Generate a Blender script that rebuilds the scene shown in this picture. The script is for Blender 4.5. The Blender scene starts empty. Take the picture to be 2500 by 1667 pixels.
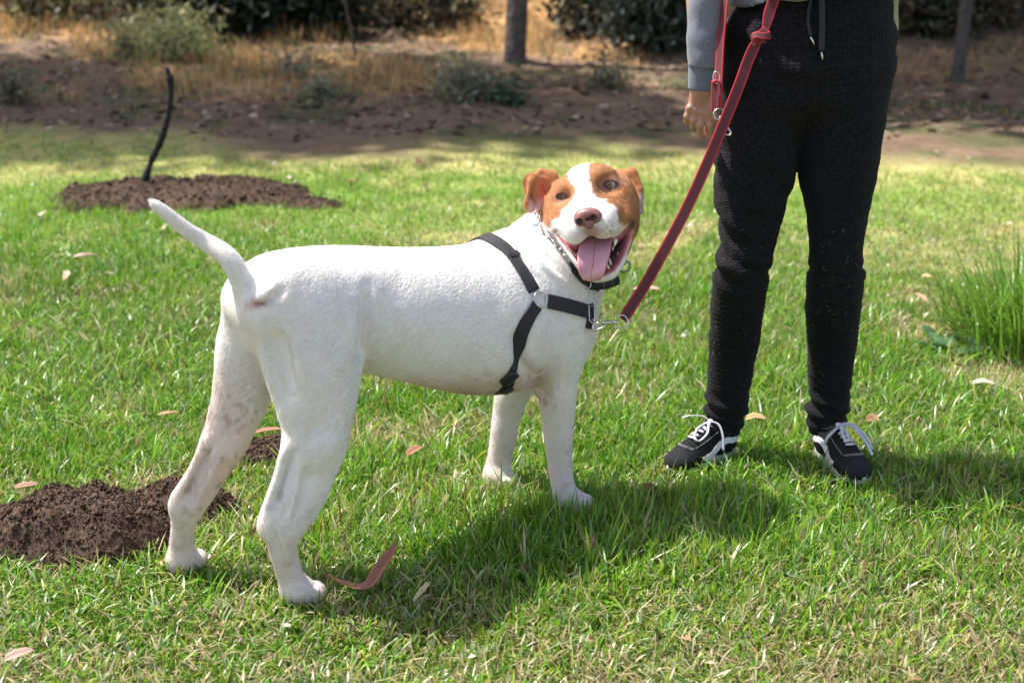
import bpy, math, random
import numpy as np
from mathutils import Vector, Matrix
from mathutils.bvhtree import BVHTree

R = math.radians
rng = np.random.default_rng(7)
random.seed(7)
SC = bpy.context.scene
COL = SC.collection

# ------------------------------------------------------------------ camera, sky, sun, exposure
CAM = np.array([0.0, 0.0, 1.25])
TH = R(17.5)
FPX = 3472.0
cam_d = bpy.data.cameras.new('camera')
cam_d.sensor_width = 36.0
cam_d.lens = 50.0
cam_d.clip_end = 400
cam_d.dof.use_dof = True
cam_d.dof.focus_distance = 2.85
cam_d.dof.aperture_fstop = 3.8
cam_o = bpy.data.objects.new('camera', cam_d)
cam_o.location = CAM
cam_o.rotation_euler = (R(90) - TH, 0, 0)
COL.objects.link(cam_o)
SC.camera = cam_o

SUN = np.array([-0.50, 0.20, 1.0]); SUN /= np.linalg.norm(SUN)
world = bpy.data.worlds.new('World'); SC.world = world; world.use_nodes = True
wn = world.node_tree.nodes; wl = world.node_tree.links
wn.clear()
sky = wn.new('ShaderNodeTexSky'); sky.sky_type = 'NISHITA'; sky.sun_disc = False
sky.sun_elevation = math.asin(SUN[2]); sky.sun_rotation = math.atan2(SUN[0], SUN[1])
sky.dust_density = 2.0; sky.air_density = 1.0
bg = wn.new('ShaderNodeBackground'); bg.inputs[1].default_value = 0.15
wo = wn.new('ShaderNodeOutputWorld')
tint = wn.new('ShaderNodeVectorMath'); tint.operation = 'MULTIPLY'; tint.inputs[1].default_value = (1.08, 1.0, 0.92)   # white balance of the photograph
wl.new(sky.outputs[0], tint.inputs[0]); wl.new(tint.outputs[0], bg.inputs[0]); wl.new(bg.outputs[0], wo.inputs[0])
sd = bpy.data.lights.new('sun', 'SUN'); sd.energy = 4.5; sd.angle = R(1.2); sd.color = (1.0, 0.965, 0.90)
so = bpy.data.objects.new('sun', sd); COL.objects.link(so)
so.rotation_euler = Vector(SUN).to_track_quat('Z', 'Y').to_euler()
SC.view_settings.view_transform = 'Standard'; SC.view_settings.look = 'None'
SC.view_settings.gamma = 1.0; SC.view_settings.use_curve_mapping = False
SC.view_settings.exposure = 0.92
SC.cycles.max_bounces = 8
SC.cycles.transparent_max_bounces = 8
SC.cycles.sample_clamp_indirect = 8

# ------------------------------------------------------------------ rays: where things stand, read off the photograph
def _ray(u, v):
    a = (np.asarray(u, float) - 1250) / FPX; b = -(np.asarray(v, float) - 833.5) / FPX
    return np.stack([a, math.cos(TH) + b * math.sin(TH), -math.sin(TH) + b * math.cos(TH)], -1)
def W(u, v, Y):
    r = _ray(u, v); return CAM + r * (Y / r[..., 1])[..., None] if r.ndim > 1 else CAM + r * (Y / r[1])
def WD(u, v, D):
    return CAM + _ray(u, v) * D
def G(u, v, z=0.0):
    r = _ray(u, v); return CAM + r * ((z - CAM[2]) / r[2])
def depth(p):
    p = np.asarray(p); return p[1] * math.cos(TH) + (CAM[2] - p[2]) * math.sin(TH)
def sc(p):                                  # metres per photograph pixel at point p
    return depth(p) / FPX

# ------------------------------------------------------------------ numpy noise
def _hash(ix, iy, iz=0):
    h = (ix.astype(np.int64) * 374761393 + iy.astype(np.int64) * 668265263 + np.asarray(iz).astype(np.int64) * 2147483647 + 1013904223) & 0xFFFFFFFF
    h = ((h ^ (h >> 13)) * 1274126177) & 0xFFFFFFFF
    return ((h ^ (h >> 16)) & 0xFFFF) / 65535.0
def vn2(x, y):
    ix = np.floor(x); iy = np.floor(y); fx = x - ix; fy = y - iy
    fx = fx * fx * (3 - 2 * fx); fy = fy * fy * (3 - 2 * fy)
    a = _hash(ix, iy); b = _hash(ix + 1, iy); c = _hash(ix, iy + 1); d = _hash(ix + 1, iy + 1)
    return (a + (b - a) * fx) * (1 - fy) + (c + (d - c) * fx) * fy
def fbm2(x, y, o=4, s=0.0):
    x = np.asarray(x, float) + s * 17.3 + 100; y = np.asarray(y, float) + s * 9.1 + 100
    r = 0; a = 0.5; n = 0
    for i in range(o):
        r = r + a * vn2(x, y); n += a; a *= 0.5; x = x * 2.03 + 5.1; y = y * 2.03 + 3.7
    return r / n
def vn3(p):
    i = np.floor(p); f = p - i; f = f * f * (3 - 2 * f)
    r = 0
    for dx in (0, 1):
        for dy in (0, 1):
            for dz in (0, 1):
                w = (f[:, 0] if dx else 1 - f[:, 0]) * (f[:, 1] if dy else 1 - f[:, 1]) * (f[:, 2] if dz else 1 - f[:, 2])
                r = r + w * _hash(i[:, 0] + dx, i[:, 1] + dy, i[:, 2] + dz)
    return r
def fbm3(p, o=3):
    p = p + 50; r = 0; a = .5; n = 0
    for i in range(o):
        r = r + a * vn3(p); n += a; a *= .5; p = p * 2.03 + 3.3
    return r / n
def sstep(a, b, x):
    t = np.clip((x - a) / (b - a), 0, 1); return t * t * (3 - 2 * t)

# ------------------------------------------------------------------ objects
def tag(o, label=None, cat=None, group=None, kind=None):
    if label: o['label'] = label
    if cat: o['category'] = cat
    if group: o['group'] = group
    if kind: o['kind'] = kind
    return o
def empty(name, loc, rz=0, label=None, cat=None, group=None):
    o = bpy.data.objects.new(name, None); COL.objects.link(o)
    o.location = loc; o.rotation_euler = (0, 0, rz); o.empty_display_size = 0.1
    return tag(o, label, cat, group)
def mesh(name, V, faces, mat, parent=None, smooth=True, col=None, attrs=None):
    """V (n,3); faces: one (m,k) array or a list of them; vertices are in the parent's frame"""
    if not isinstance(faces, (list, tuple)): faces = [faces]
    faces = [np.asarray(f, np.int32) for f in faces if len(f)]
    me = bpy.data.meshes.new(name)
    V = np.ascontiguousarray(V, np.float32)
    me.vertices.add(len(V)); me.vertices.foreach_set('co', V.ravel())
    nl = sum(f.size for f in faces); nf = sum(len(f) for f in faces)
    me.loops.add(nl); me.loops.foreach_set('vertex_index', np.concatenate([f.ravel() for f in faces]))
    me.polygons.add(nf)
    tot = np.concatenate([np.full(len(f), f.shape[1], np.int32) for f in faces])
    st = np.concatenate([[0], np.cumsum(tot)[:-1]]).astype(np.int32)
    me.polygons.foreach_set('loop_start', st)
    if smooth: me.polygons.foreach_set('use_smooth', np.ones(nf, bool))
    me.update(calc_edges=True)
    if col is not None:
        a = me.color_attributes.new('col', 'FLOAT_COLOR', 'POINT')
        c = np.ones((len(V), 4), np.float32); c[:, :3] = col
        a.data.foreach_set('color', c.ravel())
    for k, v in (attrs or {}).items():
        v = np.asarray(v, np.float32)
        if v.ndim == 1:
            a = me.attributes.new(k, 'FLOAT', 'POINT'); a.data.foreach_set('value', v)
        else:
            a = me.attributes.new(k, 'FLOAT_VECTOR', 'POINT'); a.data.foreach_set('vector', v.ravel())
    me.materials.append(mat)
    o = bpy.data.objects.new(name, me); COL.objects.link(o)
    if parent is not None: o.parent = parent
    return o
def frame_inv(o):
    """world points -> the frame of a thing's Empty"""
    M = np.array(Matrix.Translation(o.location) @ o.rotation_euler.to_matrix().to_4x4())
    Mi = np.linalg.inv(M)
    return lambda P: (np.atleast_2d(P) @ Mi[:3, :3].T + Mi[:3, 3])

def catmull(P, n):
    P = np.asarray(P, float)
    Q = np.vstack([2 * P[0] - P[1], P, 2 * P[-1] - P[-2]])
    m = len(P) - 1; t = np.linspace(0, m, n); i = np.minimum(t.astype(int), m - 1); f = (t - i)[:, None]
    a, b, c, d = Q[i], Q[i + 1], Q[i + 2], Q[i + 3]
    return 0.5 * (2 * b + (c - a) * f + (2 * a - 5 * b + 4 * c - d) * f ** 2 + (3 * b - a - 3 * c + d) * f ** 3)
def norm(v):
    v = np.asarray(v, float); return v / np.maximum(np.linalg.norm(v, axis=-1, keepdims=True), 1e-9)
def tangents(P):
    T = np.gradient(P, axis=0); return norm(T)
class MB:
    """collects shapes into one mesh"""
    def __init__(s): s.V = []; s.F = {3: [], 4: []}; s.C = []; s.n = 0
    def add(s, V, F, c=(1, 1, 1)):
        V = np.asarray(V, float); s.V.append(V)
        for f in (F if isinstance(F, (list, tuple)) else [F]):
            f = np.asarray(f)
            if len(f): s.F[f.shape[1]].append(f + s.n)
        c = np.asarray(c, float); s.C.append(np.broadcast_to(c, (len(V), 3))); s.n += len(V)
        return s
    def tube(s, P, r, k=8, c=(1, 1, 1), closed=False, caps=True):
        P = np.asarray(P, float); n = len(P); r = np.broadcast_to(np.asarray(r, float), (n,))
        if closed: T = norm(np.roll(P, -1, 0) - np.roll(P, 1, 0))
        else: T = tangents(P)
        ref = np.array([0, 0, 1.0]) if abs(T[0, 2]) < 0.9 else np.array([1.0, 0, 0])
        N = np.zeros_like(P); cur = norm(np.cross(np.cross(T[0], ref), T[0]))
        for i in range(n):
            cur = norm(cur - T[i] * np.dot(cur, T[i])); N[i] = cur
        B = np.cross(T, N); a = np.linspace(0, 2 * np.pi, k, endpoint=False)
        V = (P[:, None] + r[:, None, None] * (np.cos(a)[None, :, None] * N[:, None] + np.sin(a)[None, :, None] * B[:, None])).reshape(-1, 3)
        i, j = np.meshgrid(np.arange(n if closed else n - 1), np.arange(k), indexing='ij')
        i2 = (i + 1) % n; j2 = (j + 1) % k
        F4 = np.stack([i * k + j, i * k + j2, i2 * k + j2, i2 * k + j], -1).reshape(-1, 4)
        F = [F4]
        if caps and not closed:
            V = np.vstack([V, P[0], P[-1]]); b0 = n * k
            jj = np.arange(k)
            F.append(np.stack([np.full(k, b0), (jj + 1) % k, jj], -1))
            F.append(np.stack([np.full(k, b0 + 1), (n - 1) * k + jj, (n - 1) * k + (jj + 1) % k], -1))
        return s.add(V, F, c)
    def ribbon(s, P, N, w, th, col=None, xs=(-1, 1), closed=False):
        """flat band along P; N the face normals; xs the positions across; col(x, side)->rgb"""
        P = np.asarray(P, float); n = len(P); N = norm(N); T = tangents(P)
        w = np.broadcast_to(np.asarray(w, float), (n,)); S = norm(np.cross(T, N)); N = np.cross(S, T)
        prof = [(x, 1) for x in xs] + [(x, -1) for x in xs[::-1]]
        k = len(prof)
        V = np.stack([P + S * (w[:, None] / 2 * x) + N * (th / 2 * q) for x, q in prof], 1).reshape(-1, 3)
        i, j = np.meshgrid(np.arange(n - 1), np.arange(k), indexing='ij')
        F = [np.stack([i * k + j, i * k + (j + 1) % k, (i + 1) * k + (j + 1) % k, (i + 1) * k + j], -1).reshape(-1, 4)]
        h = len(xs)
        for base in (0, (n - 1) * k):
            q = [(base + a, base + a + 1, base + k - 2 - a, base + k - 1 - a) for a in range(h - 1)]
            F.append(np.array(q))
        if col is None: c = (1, 1, 1)
        else: c = np.tile(np.array([col(x, q) for x, q in prof]), (n, 1))
        return s.add(V, F, c)
    def ell(s, c0, r, A=None, k=12, c=(1, 1, 1)):
        r = np.broadcast_to(np.asarray(r, float), (3,)); m = k // 2 + 1
        th = np.linspace(0, np.pi, m)[:, None]; ph = np.linspace(0, 2 * np.pi, k, endpoint=False)[None]
        U = np.stack([np.sin(th) * np.cos(ph), np.sin(th) * np.sin(ph), np.cos(th) + 0 * ph], -1).reshape(-1, 3) * r
        if A is not None: U = U @ np.asarray(A)
        i, j = np.meshgrid(np.arange(m - 1), np.arange(k), indexing='ij')
        F = np.stack([i * k + j, (i + 1) * k + j, (i + 1) * k + (j + 1) % k, i * k + (j + 1) % k], -1).reshape(-1, 4)
        return s.add(U + np.asarray(c0), [F], c)
    def box(s, c0, h, A=None, c=(1, 1, 1)):
        q = np.array([[x, y, z] for x in (-1, 1) for y in (-1, 1) for z in (-1, 1)], float) * np.asarray(h)
        if A is not None: q = q @ np.asarray(A)
        F = np.array([(0, 1, 3, 2), (4, 6, 7, 5), (0, 4, 5, 1), (2, 3, 7, 6), (0, 2, 6, 4), (1, 5, 7, 3)])
        return s.add(q + np.asarray(c0), [F], c)
    def build(s, name, mat, parent=None, smooth=True, tf=None, attrs=None):
        V = np.vstack(s.V)
        if tf: V = tf(V)
        F = [np.vstack(s.F[k]) for k in (3, 4) if s.F[k]]
        return mesh(name, V, F, mat, parent, smooth, col=np.vstack(s.C), attrs=attrs)

# ------------------------------------------------------------------ bodies: distance field -> one continuous skin
class Field:
    def __init__(s, xs, ys, zs):
        s.ax = [np.asarray(a, np.float32) for a in (xs, ys, zs)]
        s.F = np.full([len(a) for a in s.ax], 1.0, np.float32)
        s.vox = max(float(np.max(np.diff(a))) for a in s.ax)
    def _win(s, lo, hi):
        sl = []
        for a, l, h in zip(s.ax, lo, hi):
            i0 = max(int(np.searchsorted(a, l)) - 1, 0); i1 = min(int(np.searchsorted(a, h)) + 1, len(a))
            if i1 <= i0: return None
            sl.append(slice(i0, i1))
        sub = [a[q] for a, q in zip(s.ax, sl)]
        return tuple(sl), sub
    def _apply(s, sl, d, k, op):
        A = s.F[sl]
        if op == 'sub':
            d = -d
            if k > 0:
                h = np.maximum(k - np.abs(A - d), 0) / k; s.F[sl] = np.maximum(A, d) + h * h * k * 0.25
            else: s.F[sl] = np.maximum(A, d)
        else:
            if k > 0:
                h = np.maximum(k - np.abs(A - d), 0) / k; s.F[sl] = np.minimum(A, d) - h * h * k * 0.25
            else: s.F[sl] = np.minimum(A, d)
    def cone(s, a, b, ra, rb, k=0.0, op='add', flat=None):
        """tapered capsule a-b; flat=(direction, factor) squeezes the section along a direction"""
        a = np.asarray(a, np.float32); b = np.asarray(b, np.float32); m = max(ra, rb) + k + 2 * s.vox
        w = s._win(np.minimum(a, b) - m, np.maximum(a, b) + m)
        if not w: return
        sl, (x, y, z) = w
        ab = b - a; L = float(ab @ ab) + 1e-12
        px = (x - a[0])[:, None, None]; py = (y - a[1])[None, :, None]; pz = (z - a[2])[None, None, :]
        t = np.clip((px * ab[0] + py * ab[1] + pz * ab[2]) / L, 0, 1)
        qx = px - t * ab[0]; qy = py - t * ab[1]; qz = pz - t * ab[2]
        if flat is not None:
            n, f = flat; n = norm(n).astype(np.float32)
            e = (qx * n[0] + qy * n[1] + qz * n[2]) * (1 / f - 1)
            qx = qx + e * n[0]; qy = qy + e * n[1]; qz = qz + e * n[2]
            d = (np.sqrt(qx * qx + qy * qy + qz * qz) - (ra + (rb - ra) * t)) * min(1.0, (1 + f) / 2)
        else:
            d = np.sqrt(qx * qx + qy * qy + qz * qz) - (ra + (rb - ra) * t)
        s._apply(sl, d, k, op)
    def chain(s, pts, rad, k=0.0, op='add', flat=None):
        """segments joined sharply with each other, then blended once with the rest"""
        pts = np.asarray(pts, np.float32); m = max(rad) + k + 2 * s.vox
        w = s._win(pts.min(0) - m, pts.max(0) + m)
        if not w: return
        sl, sub = w
        T = Field(*sub)
        for i in range(len(pts) - 1): T.cone(pts[i], pts[i + 1], rad[i], rad[i + 1], 0.004, 'add', flat)
        s._apply(sl, T.F, k, op)
    def ell(s, c, r, A=None, k=0.0, op='add'):
        """A: rows are the ellipsoid's axes"""
        c = np.asarray(c, np.float32); r = np.asarray(r, np.float32)
        A = np.eye(3, dtype=np.float32) if A is None else norm(A).astype(np.float32)
        ext = np.sqrt(((A * r[:, None]) ** 2).sum(0)) + k + 2 * s.vox
        w = s._win(c - ext, c + ext)
        if not w: return
        sl, (x, y, z) = w
        px = (x - c[0])[:, None, None]; py = (y - c[1])[None, :, None]; pz = (z - c[2])[None, None, :]
        k0 = 0; k1 = 0
        for i in range(3):
            q = px * A[i, 0] + py * A[i, 1] + pz * A[i, 2]
            k0 = k0 + (q / r[i]) ** 2; k1 = k1 + (q / r[i] ** 2) ** 2
        k0 = np.sqrt(k0); k1 = np.sqrt(k1) + 1e-6
        s._apply(sl, k0 * (k0 - 1) / k1, k, op)
    def custom(s, lo, hi, fn, k=0.0, op='add'):
        w = s._win(np.asarray(lo), np.asarray(hi))
        if not w: return
        sl, (x, y, z) = w
        P = np.stack(np.meshgrid(x, y, z, indexing='ij'), -1)
        s._apply(sl, fn(P.reshape(-1, 3)).reshape(P.shape[:3]).astype(np.float32), k, op)
    def surface(s):
        F = s.F; nx, ny, nz = F.shape
        ins = (F < 0)
        c = np.zeros((nx - 1, ny - 1, nz - 1), np.int8)
        for dx in (0, 1):
            for dy in (0, 1):
                for dz in (0, 1):
                    c += ins[dx:nx - 1 + dx, dy:ny - 1 + dy, dz:nz - 1 + dz]
        act = (c > 0) & (c < 8)
        I = np.argwhere(act)
        idx = np.full(act.shape, -1, np.int32); idx[act] = np.arange(len(I))
        acc = np.zeros((len(I), 3)); cnt = np.zeros(len(I))
        cr = [(0, 0, 0), (1, 0, 0), (0, 1, 0), (1, 1, 0), (0, 0, 1), (1, 0, 1), (0, 1, 1), (1, 1, 1)]
        val = [F[I[:, 0] + a, I[:, 1] + b, I[:, 2] + d] for a, b, d in cr]
        for i in range(8):
            for j in range(i + 1, 8):
                if sum(abs(np.array(cr[i]) - np.array(cr[j]))) != 1: continue
                m = (val[i] < 0) != (val[j] < 0)
                t = val[i][m] / (val[i][m] - val[j][m])
                acc[m] += np.array(cr[i]) + t[:, None] * (np.array(cr[j]) - np.array(cr[i])); cnt[m] += 1
        acc /= cnt[:, None]
        V = np.zeros((len(I), 3))
        for k in range(3):
            a = s.ax[k]; V[:, k] = a[I[:, k]] + acc[:, k] * (a[I[:, k] + 1] - a[I[:, k]])
        Q = []
        for k in range(3):
            o = [q for q in range(3) if q != k]
            sl1 = [slice(None)] * 3; sl2 = [slice(None)] * 3
            sl1[k] = slice(0, -1); sl2[k] = slice(1, None)
            for q in o: sl1[q] = slice(1, -1); sl2[q] = slice(1, -1)
            A = ins[tuple(sl1)]; B = ins[tuple(sl2)]
            for flip, m in ((False, A & ~B), (True, ~A & B)):
                E = np.argwhere(m)
                if not len(E): continue
                for q in o: E[:, q] += 1
                def at(da, db):
                    e = E.copy(); e[:, o[0]] += da; e[:, o[1]] += db; return idx[e[:, 0], e[:, 1], e[:, 2]]
                q4 = np.stack([at(-1, -1), at(0, -1), at(0, 0), at(-1, 0)], -1)
                if flip != (k == 1): q4 = q4[:, ::-1]
                Q.append(q4)
        return V, np.vstack(Q)
def relax(V, Q, it=2, lam=0.5, w=None):
    """Taubin smoothing"""
    e = np.vstack([Q[:, [0, 1]], Q[:, [1, 2]], Q[:, [2, 3]], Q[:, [3, 0]]]); n = len(V)
    c = np.maximum(np.bincount(e[:, 0], minlength=n) + np.bincount(e[:, 1], minlength=n), 1)[:, None]
    for j in range(it):
        for l in (lam, -lam * 1.03):
            S = np.stack([np.bincount(e[:, 0], V[e[:, 1], k], n) + np.bincount(e[:, 1], V[e[:, 0], k], n) for k in range(3)], -1)
            V = V + (S / c - V) * l * (1 if w is None else w[:, None])
    return V
def seg_d(P, a, b):
    a = np.asarray(a); ab = np.asarray(b) - a; t = np.clip((P - a) @ ab / (ab @ ab), 0, 1)
    return np.linalg.norm(P - a - t[:, None] * ab, axis=1)
def poly_d(P, poly):
    """signed distance (inside negative) of 2-D points to a polygon"""
    P = np.asarray(P, float); poly = np.asarray(poly, float); d = np.full(len(P), 1e9); ins = np.zeros(len(P), bool)
    for i in range(len(poly)):
        a = poly[i]; b = poly[(i + 1) % len(poly)]
        d = np.minimum(d, seg_d(P, a, b))
        c = ((a[1] > P[:, 1]) != (b[1] > P[:, 1]))
        with np.errstate(divide='ignore', invalid='ignore'):
            xx = (b[0] - a[0]) * (P[:, 1] - a[1]) / (b[1] - a[1]) + a[0]
        ins ^= c & (P[:, 0] < xx)
    return np.where(ins, -d, d)

# ------------------------------------------------------------------ materials
def mat(name, base=(0.5, 0.5, 0.5), rough=0.6, attr=None, metal=0.0, spec=0.5, bump=None, noise=None, trans=0.0, sss=None, coat=0.0, sheen=0.0):
    """bump=(scale, strength, distance); noise=(scale, amount) varies the colour; trans: light through thin leaves"""
    m = bpy.data.materials.new(name); m.use_nodes = True; N = m.node_tree.nodes; L = m.node_tree.links
    b = N['Principled BSDF']; out = N['Material Output']
    b.inputs['Base Color'].default_value = (*base, 1); b.inputs['Roughness'].default_value = rough
    b.inputs['Metallic'].default_value = metal; b.inputs['Specular IOR Level'].default_value = spec
    b.inputs['Coat Weight'].default_value = coat
    if sheen: b.inputs['Sheen Weight'].default_value = sheen; b.inputs['Sheen Roughness'].default_value = 0.5
    src = None
    tc = N.new('ShaderNodeTexCoord')
    if attr:
        at = N.new('ShaderNodeAttribute'); at.attribute_name = attr; src = at.outputs['Color']
    if noise:
        tx = N.new('ShaderNodeTexNoise'); tx.inputs['Scale'].default_value = noise[0]; tx.inputs['Detail'].default_value = 5
        L.new(tc.outputs['Object'], tx.inputs['Vector'])
        mr = N.new('ShaderNodeMapRange'); mr.inputs[1].default_value = 0.3; mr.inputs[2].default_value = 0.7
        mr.inputs[3].default_value = 1 - noise[1]; mr.inputs[4].default_value = 1 + noise[1]
        L.new(tx.outputs[0], mr.inputs[0])
        mx = N.new('ShaderNodeVectorMath'); mx.operation = 'SCALE'
        if src: L.new(src, mx.inputs[0])
        else: mx.inputs[0].default_value = base
        L.new(mr.outputs[0], mx.inputs['Scale']); src = mx.outputs[0]
    if src: L.new(src, b.inputs['Base Color'])
    if bump:
        tx = N.new('ShaderNodeTexNoise'); tx.inputs['Scale'].default_value = bump[0]; tx.inputs['Detail'].default_value = 4
        L.new(tc.outputs['Object'], tx.inputs['Vector'])
        bp = N.new('ShaderNodeBump'); bp.inputs['Strength'].default_value = bump[1]; bp.inputs['Distance'].default_value = bump[2]
        L.new(tx.outputs[0], bp.inputs['Height']); L.new(bp.outputs[0], b.inputs['Normal'])
    if sss:
        b.inputs['Subsurface Weight'].default_value = sss[0]; b.inputs['Subsurface Radius'].default_value = sss[1]; b.inputs['Subsurface Scale'].default_value = 1.0
    if trans:
        tr = N.new('ShaderNodeBsdfTranslucent')
        if src:
            L.new(src, tr.inputs['Color'])
        else: tr.inputs['Color'].default_value = (*base, 1)
        ms = N.new('ShaderNodeMixShader'); ms.inputs[0].default_value = trans
        L.new(b.outputs[0], ms.inputs[1]); L.new(tr.outputs[0], ms.inputs[2]); L.new(ms.outputs[0], out.inputs['Surface'])
    return m
# ================================================================== ground
MOUNDS = [  # (x, y, rx, ry, h, rot)
    (G(190, 1300)[0], G(190, 1300)[1], .27, .165, .088, .05), (G(430, 1240)[0], G(430, 1240)[1], .13, .11, .070, .1), (G(648, 1100)[0], G(648, 1100)[1], .10, .07, .035, 0)]
FARM = [(G(345, 476)[0], G(345, 476)[1], .36, .36, .075, 0), (G(520, 480)[0], G(520, 480)[1], .42, .30, .066, 0), (G(690, 494)[0], G(690, 494)[1], .26, .14, .030, 0)]
def hill(y):
    t = np.clip(y - 7.4, 0, 26); return .045 * t + .010 * t * t + np.clip(y - 33.4, 0, 200) * .5
def HG(x, y):
    x = np.asarray(x, float); y = np.asarray(y, float)
    near = sstep(3.4, 6, y) + sstep(2.2, 1.2, y)
    return hill(y) + (fbm2(x * .9, y * .9, 3, 1) - .5) * .10 * near + (fbm2(x * 5, y * 5, 3, 2) - .5) * .018 + sstep(7.4, 11, y) * (fbm2(x * .8, y * .8, 4, 3) - .5) * .35
def GH(u, v):
    r = _ray(u, v); t = np.linspace(1.5, 40, 4000); P = CAM + r * t[:, None]; d = P[:, 2] - HG(P[:, 0], P[:, 1])
    i = int(np.argmax(d < 0)); return P[i] if d[i] < 0 else P[-1]
def drymap(x, y):
    n1 = fbm2(x * 1.3, y * 1.3, 4, 4); n2 = fbm2(x * 4.5, y * 4.5, 3, 5)
    d = .10 + .55 * sstep(.50, .70, n1) * sstep(.42, .6, n2) + .25 * sstep(.54, .7, n2)
    d += .60 * sstep(2.62, 2.15, y) * (.55 + .6 * sstep(-.6, .8, x)) + .10 * sstep(.3, 1.2, x) * sstep(3.6, 2.6, y)
    edge = 6.45 + .10 * np.sin(x * 1.7) - .25 * sstep(.0, 1.5, x) + (n1 - .5) * .9
    d += .62 * sstep(edge, edge + .45, y)
    d += .50 * np.exp(-((x - 1.7) / .8) ** 2 - ((y - 5.1) / .45) ** 2) + .40 * np.exp(-((x - 2.4) / .9) ** 2 - ((y - 5.9) / .5) ** 2) + .30 * np.exp(-((x - .1) / .8) ** 2 - ((y - 5.6) / .35) ** 2)
    return np.clip(d, 0, 1)
def brownmap(x, y):
    """1 where the lawn has given way to the bare slope"""
    e = 7.35 + (fbm2(x * .8, y * .8, 3, 6) - .5) * 1.4 - .12 * x
    return sstep(e - .25, e + .35, y)
def mound_mask(x, y, L, grow=1.0):
    m = np.zeros_like(x)
    for a, b, rx, ry, h, rt in L:
        q = ((x - a) / (rx * grow)) ** 2 + ((y - b) / (ry * grow)) ** 2 + (fbm2(x * 12, y * 12, 3, 8) - .5) * .9
        m = np.maximum(m, 1 - sstep(.85, 1.0, q))
    return m

ys = np.concatenate([np.arange(-3, 1.6, .25), np.arange(1.6, 4.2, .035), np.arange(4.2, 9, .06), np.arange(9, 16, .12), np.arange(16, 34, .4), np.arange(34, 120, 4)])
xs = np.concatenate([-np.geomspace(5.2, 90, 40)[::-1], np.arange(-5.1, -2, .07), np.arange(-2, 2, .035), np.arange(2, 5.1, .07), np.geomspace(5.2, 90, 40)])
X, Y = np.meshgrid(xs, ys, indexing='ij'); Z = HG(X, Y)
mm0 = mound_mask(X, Y, MOUNDS + FARM, 1.05)
Z = Z - .012 * (1 - brownmap(X, Y))
nx_, ny_ = X.shape; i, j = np.meshgrid(np.arange(nx_ - 1), np.arange(ny_ - 1), indexing='ij')
GF = np.stack([i * ny_ + j, (i + 1) * ny_ + j, (i + 1) * ny_ + j + 1, i * ny_ + j + 1], -1).reshape(-1, 4)
x_, y_ = X.ravel(), Y.ravel()
dm = drymap(x_, y_); bmap = brownmap(x_, y_); n3 = fbm2(x_ * 7, y_ * 7, 4, 9); n4 = fbm2(x_ * 1.1, y_ * 1.1, 4, 10)
GC = np.array([.050, .070, .020]) * (1 - dm[:, None]) + np.array([.24, .20, .10]) * dm[:, None]
far_l = sstep(4.2, 6.0, y_)[:, None]; GC = GC * (1 - far_l) + (np.array([.11, .22, .030]) * (1 - dm[:, None]) + np.array([.42, .38, .15]) * dm[:, None]) * far_l
soil = np.array([.175, .120, .080]) * (.7 + .6 * n3)[:, None]
straw = np.array([.50, .31, .15]) * (.75 + .5 * n3)[:, None]
gold = sstep(.50, .60, n4 + .10 * np.exp(-((x_ + 1.0) / 1.6) ** 2 - ((y_ - 10.3) / 1.0) ** 2) + .14 * sstep(9.3, 10.2, y_) * sstep(0, -1.5, x_)) * sstep(8.5, 9.2, y_) * (1 - .75 * sstep(1.6, 2.6, x_))
SL = soil * (1 - gold[:, None]) + straw * gold[:, None]
gr_ = sstep(.54, .66, fbm2(x_ * 2.2, y_ * 3.2, 3, 12)) * .7; SL = SL * (1 - gr_[:, None]) + np.array([.07, .085, .035]) * gr_[:, None]
GC = GC * (1 - bmap[:, None]) + SL * bmap[:, None]
GC = GC * (1 - mm0.ravel()[:, None]) + np.array([.050, .030, .020]) * mm0.ravel()[:, None]
def ground_mat():
    m = mat('ground', (.1, .1, .05), .95, attr='col', spec=.1, noise=(9, .22)); N = m.node_tree.nodes; L = m.node_tree.links; b = N['Principled BSDF']
    tc = N.new('ShaderNodeTexCoord'); t1 = N.new('ShaderNodeTexNoise'); t1.inputs['Scale'].default_value = 28; t1.inputs['Detail'].default_value = 8; L.new(tc.outputs['Object'], t1.inputs['Vector'])
    bp = N.new('ShaderNodeBump'); bp.inputs['Strength'].default_value = .8; bp.inputs['Distance'].default_value = .03; L.new(t1.outputs[0], bp.inputs['Height']); L.new(bp.outputs[0], b.inputs['Normal'])
    return m
go_ = mesh('ground', np.stack([x_, y_, Z.ravel()], -1), GF, ground_mat(), col=GC); tag(go_, kind='structure')

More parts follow.
